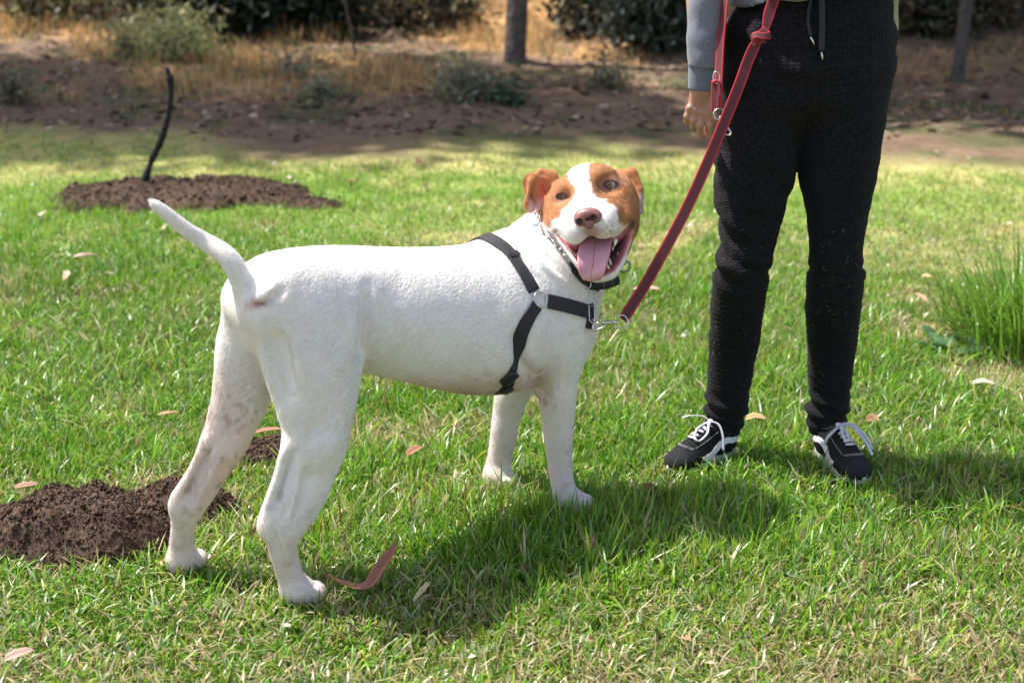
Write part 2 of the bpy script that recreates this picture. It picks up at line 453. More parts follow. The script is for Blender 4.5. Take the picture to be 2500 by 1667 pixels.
# ---- grass blades
M_GRASS = mat('grass_blade', (.1, .2, .03), .34, attr='col', trans=.45, spec=.55)
def blades(bx, by, bz, h, w, lean, az, curl, colr, levels, twist=None):
    """arrays -> verts, faces, colours of bent tapering blades"""
    n = len(bx); T_ = {3: [0, .38, .74, 1.0], 2: [0, .5, 1.0], 1: [0, 1.0]}[levels]
    wf = {3: [.85, 1.0, .72, 0], 2: [.9, .85, 0], 1: [1.0, 0]}[levels]
    dx = np.cos(az); dy = np.sin(az); V = []; tw = rng.uniform(0, np.pi, n) if twist is None else twist
    sx = np.cos(az + np.pi / 2 + (tw - 1.57) * .5); sy = np.sin(az + np.pi / 2 + (tw - 1.57) * .5)
    px_, py_, pz_ = bx.copy(), by.copy(), bz.copy(); prev = 0
    for k, t in enumerate(T_):
        if k:
            a = lean + curl * (t + prev) / 2; s_ = (t - prev) * h
            px_ = px_ + dx * np.sin(a) * s_; py_ = py_ + dy * np.sin(a) * s_; pz_ = pz_ + np.cos(a) * s_; prev = t
        hw = w * wf[k] / 2
        if k < len(T_) - 1:
            V.append(np.stack([px_ - sx * hw, py_ - sy * hw, pz_], -1)); V.append(np.stack([px_ + sx * hw, py_ + sy * hw, pz_], -1))
        else: V.append(np.stack([px_, py_, pz_], -1))
    m = len(V); V = np.stack(V, 1).reshape(-1, 3); b = np.arange(n)[:, None] * m
    F4 = [b + np.array([[2 * k, 2 * k + 1, 2 * k + 3, 2 * k + 2]]) for k in range(levels - 1)]
    F3 = b + np.array([[m - 3, m - 2, m - 1]])
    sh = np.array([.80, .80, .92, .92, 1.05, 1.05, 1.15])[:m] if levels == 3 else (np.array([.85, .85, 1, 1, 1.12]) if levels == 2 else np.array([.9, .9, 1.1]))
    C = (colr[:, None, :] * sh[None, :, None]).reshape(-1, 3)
    return V, (np.vstack(F4) if F4 else None), F3, C
def grass_cols(x, y, r):
    n = len(x); d = drymap(x, y); q = rng.random(n)
    pal = np.array([[.095, .240, .012], [.150, .350, .018], [.245, .430, .028], [.150, .290, .080], [.050, .150, .016]])  # the bluish tone paints a sheen into some blades
    tone = fbm2(x * 2.2, y * 2.2, 3, 21); ix = np.clip((rng.normal(1.3, 1.1, n) + (tone - .5) * 3.0), 0, 4).astype(int)
    c = pal[ix] * rng.uniform(.8, 1.25, (n, 1))
    yel = rng.random(n) < .10 + .25 * d; c = np.where(yel[:, None], np.array([.34, .38, .050]) * rng.uniform(.7, 1.2, (n, 1)), c)
    dry = q < d * .62; c = np.where(dry[:, None], np.array([.56, .46, .27]) * rng.uniform(.5, 1.2, (n, 1)), c)
    pale = rng.random(n) < .07; c = np.where(pale[:, None], np.array([.36, .46, .26]) * rng.uniform(.7, 1.1, (n, 1)), c)  # pale blades: glints as well as straw, put into the colour
    bro = rng.random(n) < .02 + .05 * d; c = np.where(bro[:, None], np.array([.26, .14, .07]) * rng.uniform(.6, 1.2, (n, 1)), c)
    fl = sstep(5.0, 6.6, y)[:, None]; c = c * (1 - fl * .45) + np.array([.30, .38, .07]) * fl * .42
    return c, dry
FOOT = [(G(728, 1472), .029), (G(446, 1392), .027), (G(1388, 1246), .027), (G(1212, 1190), .026)]
def scatter(n, y0, y1, xpad, power):
    t = rng.random(n); y = (y0 ** (-power) + t * (y1 ** (-power) - y0 ** (-power))) ** (-1 / power)
    x = rng.uniform(-1, 1, n) * (y * .40 + xpad); return x, y
gV = []; g3 = []; g4 = []; gC = []; off = 0
def add_blades(out):
    global off
    V, F4, F3, C = out; gV.append(V); gC.append(C); g3.append(F3 + off)
    if F4 is not None: g4.append(F4 + off)
    off += len(V)
def zone(n, y0, y1, pad, levels, hscale, wscale, power=1.8):
    x, y = scatter(n, y0, y1, pad, power)
    cl = fbm2(x * 9, y * 9, 3, 14); pt = fbm2(x * 2.0, y * 2.0, 3, 15); keep = rng.random(n) < .45 + 1.1 * cl
    keep &= rng.random(n) > mound_mask(x, y, MOUNDS + FARM) * .985; keep &= rng.random(n) > brownmap(x, y)
    for g, r in FOOT: keep &= np.hypot(x - g[0] - .012, y - g[1]) > r
    for a, b in ((G(1790, 1100), G(1668, 1142)), (G(2002, 1100), G(2080, 1158))): keep &= seg_d(np.stack([x, y], -1), a[:2], b[:2]) > .040
    x = x[keep]; y = y[keep]; cl = cl[keep]; pt = pt[keep]; n = len(x)
    shade = np.exp(-((x - .05) / .55) ** 2 - ((y - 2.62) / .28) ** 2)
    low = sstep(2.65, 2.2, y) * .35 + .25 * sstep(.6, 1.4, x)
    h = (.020 + .034 * cl + .020 * sstep(.45, .65, pt) + .018 * shade) * rng.uniform(.55, 1.45, n) * hscale * (1 - low * .7)
    tall = rng.random(n) < .03; h = np.where(tall, h * 1.7, h)
    c, dry = grass_cols(x, y, None)
    lean = np.abs(rng.normal(.45, .50, n)) + .30 * low + dry * .6 * rng.random(n); curl = rng.normal(.45, .55, n); az = rng.uniform(0, 2 * np.pi, n)
    foot = np.min([np.hypot(x - g[0], y - g[1]) for g, _ in FOOT], axis=0); h = h + .016 * np.exp(-(foot / .07) ** 2) * rng.random(n)
    w = rng.gamma(6, .00062, n).clip(.0016, .0075) * wscale; z = HG(x, y) - .012
    add_blades(blades(x, y, z, h, w, np.clip(lean, 0, 1.5), az, curl, c, levels))
zone(235000, 1.75, 3.2, .75, 3, .88, .95)
zone(170000, 3.0, 4.8, .95, 2, .80, .95)
zone(210000, 4.5, 8.6, 1.4, 1, .62, 1.35, 1.0)
# long blades bent over
x, y = scatter(26000, 1.75, 4.6, .45, 1.8); k = (rng.random(26000) > mound_mask(x, y, MOUNDS + FARM)) & (fbm2(x * 5, y * 5, 2, 77) > .42)
for g, r in FOOT: k &= np.hypot(x - g[0], y - g[1]) > r
for a, b in ((G(1790, 1100), G(1668, 1142)), (G(2002, 1100), G(2080, 1158))): k &= seg_d(np.stack([x, y], -1), a[:2], b[:2]) > .06
x = x[k]; y = y[k]; n = len(x); c, dry = grass_cols(x, y, None)
add_blades(blades(x, y, HG(x, y) + .002, rng.uniform(.035, .075, n) * (1 - .35 * sstep(2.6, 2.2, y)), rng.uniform(.0022, .0050, n), rng.uniform(.3, 1.0, n), rng.uniform(0, 6.28, n), rng.uniform(.3, 1.3, n), c * 1.1, 3))
# lying dead straws
x, y = scatter(9000, 1.8, 3.6, .4, 1.8); k = rng.random(9000) < drymap(x, y) * 1.4 + .08; x = x[k]; y = y[k]; n = len(x)
add_blades(blades(x, y, HG(x, y) + rng.uniform(.002, .016, n), rng.uniform(.012, .036, n), rng.uniform(.0014, .0034, n), rng.uniform(1.0, 1.6, n), rng.uniform(0, 6.28, n), rng.normal(.1, .3, n), np.array([.52, .42, .24]) * rng.uniform(.6, 1.2, (n, 1)), 3))
gr_o = mesh('grass', np.vstack(gV), [np.vstack(g3), np.vstack(g4)], M_GRASS, smooth=False, col=np.vstack(gC)); tag(gr_o, kind='stuff')
# ---- dry grass on the slope
gV, g3, g4, gC, off = [], [], [], [], 0
n = 110000; y = rng.uniform(8.2, 15.5, n); x = rng.uniform(-1, 1, n) * (y * .40 + .8)
n4 = fbm2(x * 1.1, y * 1.1, 4, 10); gd = sstep(.47, .60, n4 + .10 * np.exp(-((x + 1.0) / 1.6) ** 2 - ((y - 10.3) / 1.0) ** 2) + .14 * sstep(9.3, 10.2, y) * sstep(0, -1.5, x)) * sstep(8.5, 9.3, y) * (1 - .8 * sstep(1.6, 2.6, x))
cl = fbm2(x * 3, y * 3, 3, 31); k = (rng.random(n) < (gd * 1.0 + .16) * (.3 + 1.3 * sstep(.35, .6, cl))) & (brownmap(x, y) > .5); x = x[k]; y = y[k]; gd = gd[k]; cl = cl[k]; n = len(x)
c = np.where((rng.random(n) < .22)[:, None], np.array([.13, .17, .06]), np.array([.66, .42, .20]) * rng.uniform(.6, 1.2, (n, 1)))
add_blades(blades(x, y, HG(x, y) - .01, (.045 + .10 * gd * cl * 2) * rng.uniform(.5, 1.3, n), rng.uniform(.004, .008, n), np.abs(rng.normal(.3, .3, n)), rng.uniform(0, 6.28, n), rng.normal(.5, .5, n), c, 2))
tag(mesh('dry_grass', np.vstack(gV), [np.vstack(g3), np.vstack(g4)], mat('dry_blade', (.4, .3, .15), .6, attr='col', trans=.3, spec=.2), smooth=False, col=np.vstack(gC)), kind='stuff')
# ---- litter: flakes of bark and leaf
def flakes(name, x, y, size, cols, lift=.004, m=None):
    n = len(x); z = HG(x, y) + lift; a = rng.uniform(0, 6.28, n); L_ = size * rng.uniform(.6, 1.5, n); Wd = L_ * rng.uniform(.3, .8, n)
    ux = np.stack([np.cos(a), np.sin(a), rng.normal(0, .25, n)], -1); uy = np.stack([-np.sin(a), np.cos(a), rng.normal(0, .35, n)], -1); c0 = np.stack([x, y, z], -1)
    V = np.stack([c0 - ux * L_[:, None] / 2, c0 - uy * Wd[:, None] / 2 + ux * L_[:, None] * .1, c0 + ux * L_[:, None] / 2, c0 + uy * Wd[:, None] / 2], 1); V[:, [1, 3], 2] += (Wd * rng.uniform(-.3, .3, n))[:, None]
    C = np.repeat(cols, 4, 0); F = np.arange(4 * n).reshape(-1, 4); F3 = np.vstack([F[:, [0, 1, 2]], F[:, [0, 2, 3]]])
    return tag(mesh(name, V.reshape(-1, 3), F3, m or M_LITTER, smooth=False, col=C), kind='stuff')
M_LITTER = mat('litter', (.3, .2, .12), .8, attr='col', trans=.15)
n = 15000; y = rng.uniform(7.6, 15, n); x = rng.uniform(-1, 1, n) * (y * .4 + .8); k = rng.random(n) < brownmap(x, y) * (.25 + .9 * fbm2(x * 1.5, y * 2.2, 3, 41)); x = x[k]; y = y[k]; n = len(x)
pal = np.array([[.10, .06, .04], [.20, .13, .085], [.34, .22, .15], [.46, .33, .25], [.07, .05, .04]]); flakes('bark_litter', x, y, .055, pal[rng.choice(5, n, p=[.3, .3, .2, .08, .12])] * rng.uniform(.7, 1.2, (n, 1)))
n = 380; x, y = scatter(n, 2.0, 8.2, .5, .8); k = rng.random(n) < (.30 + .6 * sstep(.5, .65, fbm2(x * 2, y * 2, 3, 51))) * (.3 + .7 * sstep(2.8, 4.5, y)); x = x[k]; y = y[k]; n = len(x)
pal = np.array([[.50, .36, .28], [.46, .38, .28], [.30, .15, .09], [.42, .32, .16], [.58, .52, .46]]); flakes('leaf_litter', x, y, .020 + .006 * (y - 3).clip(0, 4), pal[rng.choice(5, n)] * rng.uniform(.7, 1.1, (n, 1)), .022)

# ================================================================== soil mounds
def soil_mat():
    m = mat('soil', (.06, .036, .024), .95, attr='col', spec=.1, noise=(70, .45)); N = m.node_tree.nodes; L = m.node_tree.links; b = N['Principled BSDF']
    tc = N.new('ShaderNodeTexCoord'); t1 = N.new('ShaderNodeTexNoise'); t1.inputs['Scale'].default_value = 160; t1.inputs['Detail'].default_value = 7; L.new(tc.outputs['Object'], t1.inputs['Vector'])
    bp = N.new('ShaderNodeBump'); bp.inputs['Strength'].default_value = 1; bp.inputs['Distance'].default_value = .006; L.new(t1.outputs[0], bp.inputs['Height']); L.new(bp.outputs[0], b.inputs['Normal'])
    return m
M_SOIL = soil_mat()
def mound(L, label, step, ncr, crs):
    cx_ = np.mean([l[0] for l in L[:1]]); cy_ = L[0][1]; e = empty('soil_mound', (cx_, cy_, float(HG(cx_, cy_))), 0, label, 'soil mound'); z0 = e.location[2]
    x0 = min(l[0] - l[2] * 1.25 for l in L); x1 = max(l[0] + l[2] * 1.25 for l in L); y0 = min(l[1] - l[3] * 1.25 for l in L); y1 = max(l[1] + l[3] * 1.25 for l in L)
    X, Y = np.meshgrid(np.arange(x0, x1, step), np.arange(y0, y1, step), indexing='ij')
    def mh(x, y):
        h = np.zeros_like(x)
        for a, b, rx, ry, hh, rt in L:
            q = ((x - a) / rx) ** 2 + ((y - b) / ry) ** 2 + (fbm2(x * 12, y * 12, 3, 8) - .5) * .9; h = np.maximum(h, hh * np.clip(1 - q, 0, 1) ** .9) + .0
        k = .35 / step * .03
        return h * (1 + .5 * (fbm2(x * 7, y * 7, 3, 61) - .5)) + (fbm2(x * 60, y * 60, 4, 62) - .5) * np.minimum(h * .8, .013 if step < .01 else .022) - .022 * (h <= 0) 
    Z = mh(X, Y); nx_, ny_ = X.shape; i, j = np.meshgrid(np.arange(nx_ - 1), np.arange(ny_ - 1), indexing='ij')
    F = np.stack([i * ny_ + j, (i + 1) * ny_ + j, (i + 1) * ny_ + j + 1, i * ny_ + j + 1], -1).reshape(-1, 4)
    zz = Z.ravel(); F = F[(zz[F] > -.02).any(1)]
    P = np.stack([X.ravel() - cx_, Y.ravel() - cy_, zz + HG(X.ravel(), Y.ravel()) - z0 - .004], -1)
    C = np.array([.080, .052, .037]) * (.6 + .8 * fbm2(X.ravel() * 20, Y.ravel() * 20, 4, 63))[:, None]
    mesh('heap', P, F, M_SOIL, e, col=C)
    # crumbs of earth
    x = rng.uniform(x0, x1, ncr * 3); y = rng.uniform(y0, y1, ncr * 3); h = mh(x, y); k = (h > .003) | (rng.random(len(x)) < .03); x = x[k][:ncr]; y = y[k][:ncr]; h = np.maximum(h[k][:ncr], 0); n = len(x)
    base = np.array([[1, 0, 0], [-1, 0, 0], [0, 1, 0], [0, -1, 0], [0, 0, 1], [0, 0, -1]], float); fc = np.array([[0, 2, 4], [2, 1, 4], [1, 3, 4], [3, 0, 4], [2, 0, 5], [1, 2, 5], [3, 1, 5], [0, 3, 5]])
    r_ = crs * rng.gamma(2.0, .5, n); V = base[None] * r_[:, None, None] * rng.uniform(.5, 1.3, (n, 6, 1)) + np.stack([x - cx_, y - cy_, h + HG(x, y) - z0], -1)[:, None]
    o = mesh('soil_crumbs', V.reshape(-1, 3), (np.arange(n)[:, None, None] * 6 + fc[None]).reshape(-1, 3), M_SOIL, e, smooth=False, col=np.repeat(np.array([.085, .056, .040]) * rng.uniform(.5, 1.5, (n, 1)), 6, 0)); o['kind'] = 'stuff'
    return mh, e
mound(MOUNDS[:2], 'dark brown soil mound behind the dog\'s far hind leg, at the left edge', .006, 7000, .0021)
mound(MOUNDS[2:], 'small patch of dug soil seen between the dog\'s hind legs', .005, 1300, .0020)
mhF, _e = mound(FARM, 'long low soil mound with the bare sapling standing in it', .014, 3500, .0038)

# ================================================================== plants behind
M_BARK = mat('bark', (.085, .066, .056), .9, bump=(30, .9, .03), noise=(14, .35)); M_BARKD = mat('dark_bark', (.012, .010, .009), .85, bump=(60, .9, .01))
M_LEAF = mat('leaf', (.05, .08, .03), .5, attr='col', trans=.3, spec=.3)
def leaves(blobs, n, size, cols, slim=.5):
    """blobs: (cx, cy, cz, rx, ry, rz) -> leaf faces spread through them"""
    B = np.array(blobs, float); vol = (B[:, 3] * B[:, 4] * B[:, 5]) ** .8; k = rng.choice(len(B), n, p=vol / vol.sum())
    d = norm(rng.normal(size=(n, 3))) * (rng.random(n) ** .45)[:, None]; cen = d * B[k, 3:] + B[k, :3]
    # clump into sprays
    ns = max(n // 14, 1); s_ = rng.integers(0, n, ns); a = rng.integers(0, ns, n); cen = np.where((rng.random(n) < .75)[:, None], cen[s_[a]] + rng.normal(0, size * 1.5, (n, 3)), cen)
    t = norm(rng.normal(size=(n, 3)) + [0, 0, -.3]); u = norm(np.cross(t, rng.normal(size=(n, 3)))); L_ = size * rng.uniform(.6, 1.4, (n, 1))
    V = np.stack([cen - t * L_ / 2, cen + u * L_ * slim / 2, cen + t * L_ / 2, cen - u * L_ * slim / 2], 1).reshape(-1, 3)
    cols = np.array(cols, float); c = cols[rng.integers(0, len(cols), n)] * rng.uniform(.65, 1.3, (n, 1))
    return V, np.arange(4 * n).reshape(-1, 4), np.repeat(c, 4, 0)
def gpos(x, y): return np.array([x, y, float(HG(x, y))])
def tree(name, base, r0, h, top, blobs, n, size, cols, label, cat='tree', group=None, bark=None, limbs=5, slim=.5, crown='crown'):
    e = empty(name, base, 0, label, cat, group); m = MB()
    tp = np.array([top[0], top[1], h]); mid = tp * .5 + rng.normal(0, r0 * .6, 3)
    P = catmull([(0, 0, -.15), (0, 0, .02), mid, tp], 26); rr = np.linspace(1, .45, 26) * r0; rr[:4] *= [1.6, 1.35, 1.15, 1.04]
    m.tube(P, rr * (1 + .08 * rng.normal(size=26)), 14)
    for k in range(limbs):
        b = blobs[k % len(blobs)]; q = P[int(rng.uniform(12, 25))]; end = np.array(b[:3]) + rng.normal(0, .2, 3); m.tube(catmull([q, (q + end) / 2 + [0, 0, .15], end], 10), np.linspace(r0 * .4, r0 * .1, 10), 7)
    if r0 > 0: m.build('trunk', bark or M_BARK, e)
    V, F, C = leaves(blobs, n, size, cols, slim); mesh(crown, V, F, M_LEAF, e, smooth=False, col=C); return e
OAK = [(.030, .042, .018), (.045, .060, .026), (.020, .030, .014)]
# the trunk at the middle of the top edge
b0 = GH(1257, 150); b0[2] -= .02; rpx = 34 * depth(b0) / FPX
def rel(b, L): return [(x - b[0], y - b[1], z, rx, ry, rz) for x, y, z, rx, ry, rz in L]
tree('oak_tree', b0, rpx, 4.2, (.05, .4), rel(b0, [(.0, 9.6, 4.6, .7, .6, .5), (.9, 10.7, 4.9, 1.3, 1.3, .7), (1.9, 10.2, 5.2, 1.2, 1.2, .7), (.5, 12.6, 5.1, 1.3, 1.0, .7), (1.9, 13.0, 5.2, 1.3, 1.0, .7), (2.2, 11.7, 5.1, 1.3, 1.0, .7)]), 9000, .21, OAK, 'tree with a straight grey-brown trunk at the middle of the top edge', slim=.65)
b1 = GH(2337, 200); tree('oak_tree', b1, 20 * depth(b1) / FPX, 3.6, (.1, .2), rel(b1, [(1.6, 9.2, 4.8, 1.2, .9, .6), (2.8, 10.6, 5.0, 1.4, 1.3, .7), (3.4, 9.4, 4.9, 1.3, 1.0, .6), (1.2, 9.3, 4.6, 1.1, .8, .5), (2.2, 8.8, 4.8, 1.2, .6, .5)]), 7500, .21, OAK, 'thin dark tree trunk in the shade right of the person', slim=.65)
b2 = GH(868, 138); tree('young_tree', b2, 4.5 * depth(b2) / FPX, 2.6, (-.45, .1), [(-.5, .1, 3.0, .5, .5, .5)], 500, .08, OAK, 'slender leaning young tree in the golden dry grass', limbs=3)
# canopy trees beside and behind: their shade lies on the slope
SH = [(-6.3, 10.3, .17, 4.0, [(.6, -.5, 4.9, 1.2, .85, .6), (1.9, -.65, 5.0, 1.2, .85, .6), (3.2, -.55, 5.0, 1.1, .75, .6), (2.4, -1.5, 4.8, 1.5, .6, .5), (.8, -1.5, 4.8, 1.3, .6, .5), (4.0, -1.2, 4.8, 1.0, .7, .5)], 9500, 'tree left of the frame, its shade across the left of the slope'),
      (6.6, 12.2, .18, 4.2, [(-1.4, -.2, 5.0, 1.8, 1.3, .8), (.6, -.4, 5.2, 1.7, 1.3, .8), (-2.6, -1.4, 5.0, 1.3, 1.0, .6)], 5500, 'tree right of the frame, shading the right of the slope'),
      (2.3, 14.6, .15, 4.0, [(0, -.4, 4.6, 1.8, 1.5, 1.1), (-1.2, 0, 4.2, 1.2, 1.2, .9)], 4500, 'tree behind the dark shrub beside the person')]
for x, y, r0, h, bl, nl_, lb in SH: tree('oak_tree', gpos(x, y), r0, h, (.1, .1), bl, nl_, .21, OAK, lb, slim=.65)
for k, (x, y, w_, h_, lb) in enumerate(((-5.6, 16.0, 1.5, 2.3, 'dense tree in the top left corner'), (-3.1, 17.2, 1.7, 2.6, 'dense tree behind the dry bank, left of the dark shrub'), (-.6, 17.0, 1.5, 2.4, 'dense tree beyond the slender young tree'), (1.7, 17.6, 1.7, 2.6, 'dense tree right of the straight trunk'), (4.0, 16.6, 1.6, 2.4, 'dense tree beyond the person'), (6.4, 16.2, 1.7, 2.5, 'dense tree in the top right corner'))):
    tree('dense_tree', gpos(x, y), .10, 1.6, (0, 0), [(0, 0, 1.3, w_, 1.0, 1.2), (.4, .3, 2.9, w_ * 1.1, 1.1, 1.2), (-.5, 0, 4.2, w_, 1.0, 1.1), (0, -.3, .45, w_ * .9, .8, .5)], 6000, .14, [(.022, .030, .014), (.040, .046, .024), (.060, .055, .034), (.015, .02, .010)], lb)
def shrub(u, v, wpx, hpx, n, size, cols, label, name='shrub', slim=.4, lift=0.0, blobs=None, group=None):
    b = GH(u, v); k = depth(b) / FPX; w_ = wpx * k / 2; h_ = hpx * k
    bl = blobs or [(-.4 * w_, 0, h_ * .45, w_ * .6, w_ * .5, h_ * .45), (.4 * w_, .1 * w_, h_ * .40, w_ * .6, w_ * .5, h_ * .40), (0, 0, h_ * .62, w_ * .6, w_ * .5, h_ * .40), (.1 * w_, -.2 * w_, h_ * .25, w_ * .8, w_ * .5, h_ * .25)]
    e = empty(name, b, 0, label, 'shrub', group); m = MB()
    for q in range(7):
        a = rng.uniform(0, 6.28); m.tube(catmull([(0, 0, -.05), (math.cos(a) * w_ * .25, math.sin(a) * w_ * .2, h_ * .4), (math.cos(a) * w_ * .5, math.sin(a) * w_ * .4, h_ * .8)], 8), np.linspace(.012, .004, 8) * max(1, h_), 5)
    m.build('stem', M_BARK, e); V, F, C = leaves(bl, n, size, cols, slim); mesh('foliage', V, F, M_LEAF, e, smooth=False, col=C); return e
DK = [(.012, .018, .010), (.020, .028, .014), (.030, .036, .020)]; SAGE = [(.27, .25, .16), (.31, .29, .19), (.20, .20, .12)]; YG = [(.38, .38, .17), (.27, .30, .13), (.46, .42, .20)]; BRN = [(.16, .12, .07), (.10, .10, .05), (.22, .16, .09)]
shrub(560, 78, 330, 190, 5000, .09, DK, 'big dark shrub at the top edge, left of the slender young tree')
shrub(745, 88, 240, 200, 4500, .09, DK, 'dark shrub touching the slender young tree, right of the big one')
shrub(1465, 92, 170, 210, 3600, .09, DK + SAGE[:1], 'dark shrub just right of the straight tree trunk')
shrub(1590, 128, 190, 260, 3600, .085, [(.05, .06, .045), (.10, .12, .09), (.03, .04, .025)], 'grey-green shrub beside the person\'s sleeve')
shrub(1000, 52, 330, 110, 3500, .08, BRN + DK[:1], 'brownish green shrub left of the straight tree trunk')
shrub(330, 60, 260, 130, 3000, .08, SAGE + BRN, 'grey-green shrub at the top edge, left of the big dark one')
shrub(110, 66, 220, 120, 2200, .08, BRN + YG[:1], 'dry reddish shrub near the top left corner')
shrub(2250, 78, 200, 150, 2600, .08, BRN + DK, 'brown shrub right of the person\'s hip')
shrub(2430, 62, 220, 140, 2600, .08, BRN, 'brown shrub in the top right corner')
shrub(430, 140, 210, 85, 2600, .07, YG, 'feathery yellow-green weed clump above the bare sapling', 'weed_clump', .16)
shrub(318, 146, 100, 70, 1200, .06, YG + SAGE, 'small yellow-green weed clump left of the feathery one', 'weed_clump', .16)
shrub(725, 188, 66, 34, 380, .05, SAGE, 'small sage bush below the big dark shrub', 'sage_bush', .3)
shrub(785, 242, 76, 40, 450, .05, SAGE, 'small sage bush, lower right of its neighbour', 'sage_bush', .3)
shrub(1140, 244, 130, 74, 1000, .05, SAGE, 'round sage bush below the straight tree trunk', 'sage_bush', .3)
shrub(1240, 252, 70, 34, 500, .045, [(.09, .14, .07), (.06, .10, .05)], 'low green plant right of the round sage bush', 'low_plant', .5)
shrub(25, 250, 100, 60, 700, .05, SAGE + BRN, 'low grey bush on the shaded slope at the left edge', 'sage_bush', .3)
shrub(1480, 215, 110, 40, 600, .05, BRN + SAGE, 'low brown bush in the shade near the person\'s hand', 'sage_bush', .3)
# bare sapling
bs = W(354, 440, G(345, 476)[1]); e = empty('bare_sapling', bs, 0, 'bare black sapling stick curving up from the long soil mound', 'sapling'); Ys = bs[1]; m = MB()
P = catmull(np.array([W(a, b, Ys) - bs for a, b in ((352, 455), (358, 428), (372, 388), (392, 345), (400, 320), (411, 280), (416, 235), (417, 205), (414, 190), (407, 165))]), 60)
rr = np.interp(np.linspace(0, 1, 60), [0, .1, .2, .45, .5, .8, .85, .9, 1], [.017, .012, .0095, .0115, .0095, .0095, .0125, .009, .006]) * (1 + .12 * rng.normal(size=60)); m.tube(P, rr * 1.45, 9); m.build('trunk', M_BARKD, e)
m = MB(); m.tube(catmull(np.array([W(a, b, Ys) - bs for a, b in ((380, 370), (365, 362), (345, 358), (322, 364))]), 14), np.linspace(.004, .0018, 14), 6); m.build('twig', M_BARK, e)
# tall grass clump at the right
tb = G(2440, 830); e = empty('tall_grass_clump', (tb[0], tb[1], 0), 0, 'tall tuft of long grass at the right edge', 'grass clump'); n = 1500
x = rng.normal(.13, .13, n).clip(-.12, .5); y = rng.normal(0, .09, n); gV, g3, g4, gC, off = [], [], [], [], 0
add_blades(blades(x, y, HG(x + tb[0], y + tb[1]) - .01, rng.uniform(.14, .36, n) * np.exp(-((x - .08) / .32) ** 2), rng.uniform(.003, .0065, n), np.abs(rng.normal(.12, .22, n)), np.where(rng.random(n) < .5, np.arctan2(y, x - .08), rng.uniform(0, 6.28, n)), rng.uniform(.3, 1.5, n), np.array([.150, .290, .032]) * rng.uniform(.6, 1.5, (n, 1)) * np.array([1, 1, 1]), 3))
o = mesh('blades', np.vstack(gV), [np.vstack(g3), np.vstack(g4)], M_GRASS, e, smooth=False, col=np.vstack(gC)); o['kind'] = 'stuff'
x = rng.normal(-.16, .05, 14); y = rng.normal(-.05, .04, 14); gV, g3, g4, gC, off = [], [], [], [], 0
add_blades(blades(x, y, HG(x + tb[0], y + tb[1]), np.full(14, .05), np.full(14, .04), rng.uniform(.3, 1.2, 14), rng.uniform(0, 6.28, 14), np.full(14, .5), np.tile([[.13, .24, .13]], (14, 1)), 3)); mesh('broad_leaves', np.vstack(gV), [np.vstack(g3), np.vstack(g4)], M_GRASS, e, smooth=False, col=np.vstack(gC))['kind'] = 'stuff'
# ================================================================== THE DOG
DO = np.array([-0.20, 2.62, 0.0]); DRZ = math.atan2(0.58, 0.815)
dog = empty('dog', DO, DRZ, 'white dog with a brown and white face, looking back with its mouth open', 'dog')
_R = np.array([[math.cos(DRZ), -math.sin(DRZ), 0], [math.sin(DRZ), math.cos(DRZ), 0], [0, 0, 1]])
def toL(P): return (np.asarray(P, float) - DO) @ _R          # world -> dog frame
def toW(P): return np.asarray(P, float) @ _R.T + DO
def dL(v): return np.asarray(v, float) @ _R
HD = 2.83
KP = HD / FPX / 3.92                                          # metres per unit of the head sketch
def hp(cx, cy, d): return WD(1230 + cx / 3.92, 360 + cy / 3.92, HD - d / 100.0)
def hL(cx, cy, d): return toL(hp(cx, cy, d))
_rl = R(10)
HX0 = np.array([1.0, 0, 0]); HZ0 = np.array([0, math.sin(TH), math.cos(TH)]); HF = norm(CAM - hp(810, 560, 0))
HX = HX0 * math.cos(_rl) + HZ0 * math.sin(_rl); HX = norm(HX - HF * HX.dot(HF)); HZ = np.cross(HF, HX) * -1
if HZ[2] < 0: HZ = -HZ
HA = np.stack([dL(HX), dL(HZ), dL(HF)])
def hview(P):
    """dog-frame points -> head sketch coordinates (cx, cy, d cm)"""
    Pw = toW(P) - CAM
    dep = Pw[:, 1] * math.cos(TH) - Pw[:, 2] * math.sin(TH)
    up = Pw[:, 1] * math.sin(TH) + Pw[:, 2] * math.cos(TH)
    u = 1250 + Pw[:, 0] / dep * FPX; v = 833.5 - up / dep * FPX
    return (u - 1230) * 3.92, (v - 360) * 3.92, (HD - dep) * 100

def ax(lo, f0, f1, hi, c, f):
    a = np.arange(lo, f0, c); b = np.arange(f0, f1, f); d = np.arange(f1, hi, c)
    return np.concatenate([a, b, d])
FD = Field(ax(-0.62, 0.26, 0.62, 0.67, 0.0052, 0.0022), ax(-0.27, -0.24, 0.12, 0.32, 0.0052, 0.0022), ax(-0.02, 0.46, 0.80, 0.80, 0.0052, 0.0022))
E1 = np.array([1.0, 0, 0]); E2 = np.array([0, 1.0, 0]); E3 = np.array([0, 0, 1.0])

# torso: stations (u, top, bottom, half width m)
st = np.array([(640, 655, 800, .085), (690, 625, 850, .105), (760, 609, 885, .112), (850, 606, 900, .108), (950, 610, 918, .115), (1050, 609, 946, .128),
               (1140, 602, 966, .135), (1220, 586, 965, .132), (1300, 590, 930, .118), (1365, 640, 890, .095), (1400, 700, 850, .065)], float)
us = np.linspace(662, 1345, 18)
for u in us:
    vt, vb, hw = [np.interp(u, st[:, 0], st[:, i]) for i in (1, 2, 3)]
    Y = 2.43 + (u - 600) * 0.38 / 732 + .0
    c = W(u, (vt + vb) / 2, Y); k = sc(c)
    hh = (vb - vt) / 2 * k * 0.985
    FD.ell(toL(c), (0.085, hw, hh), None, k=0.03)
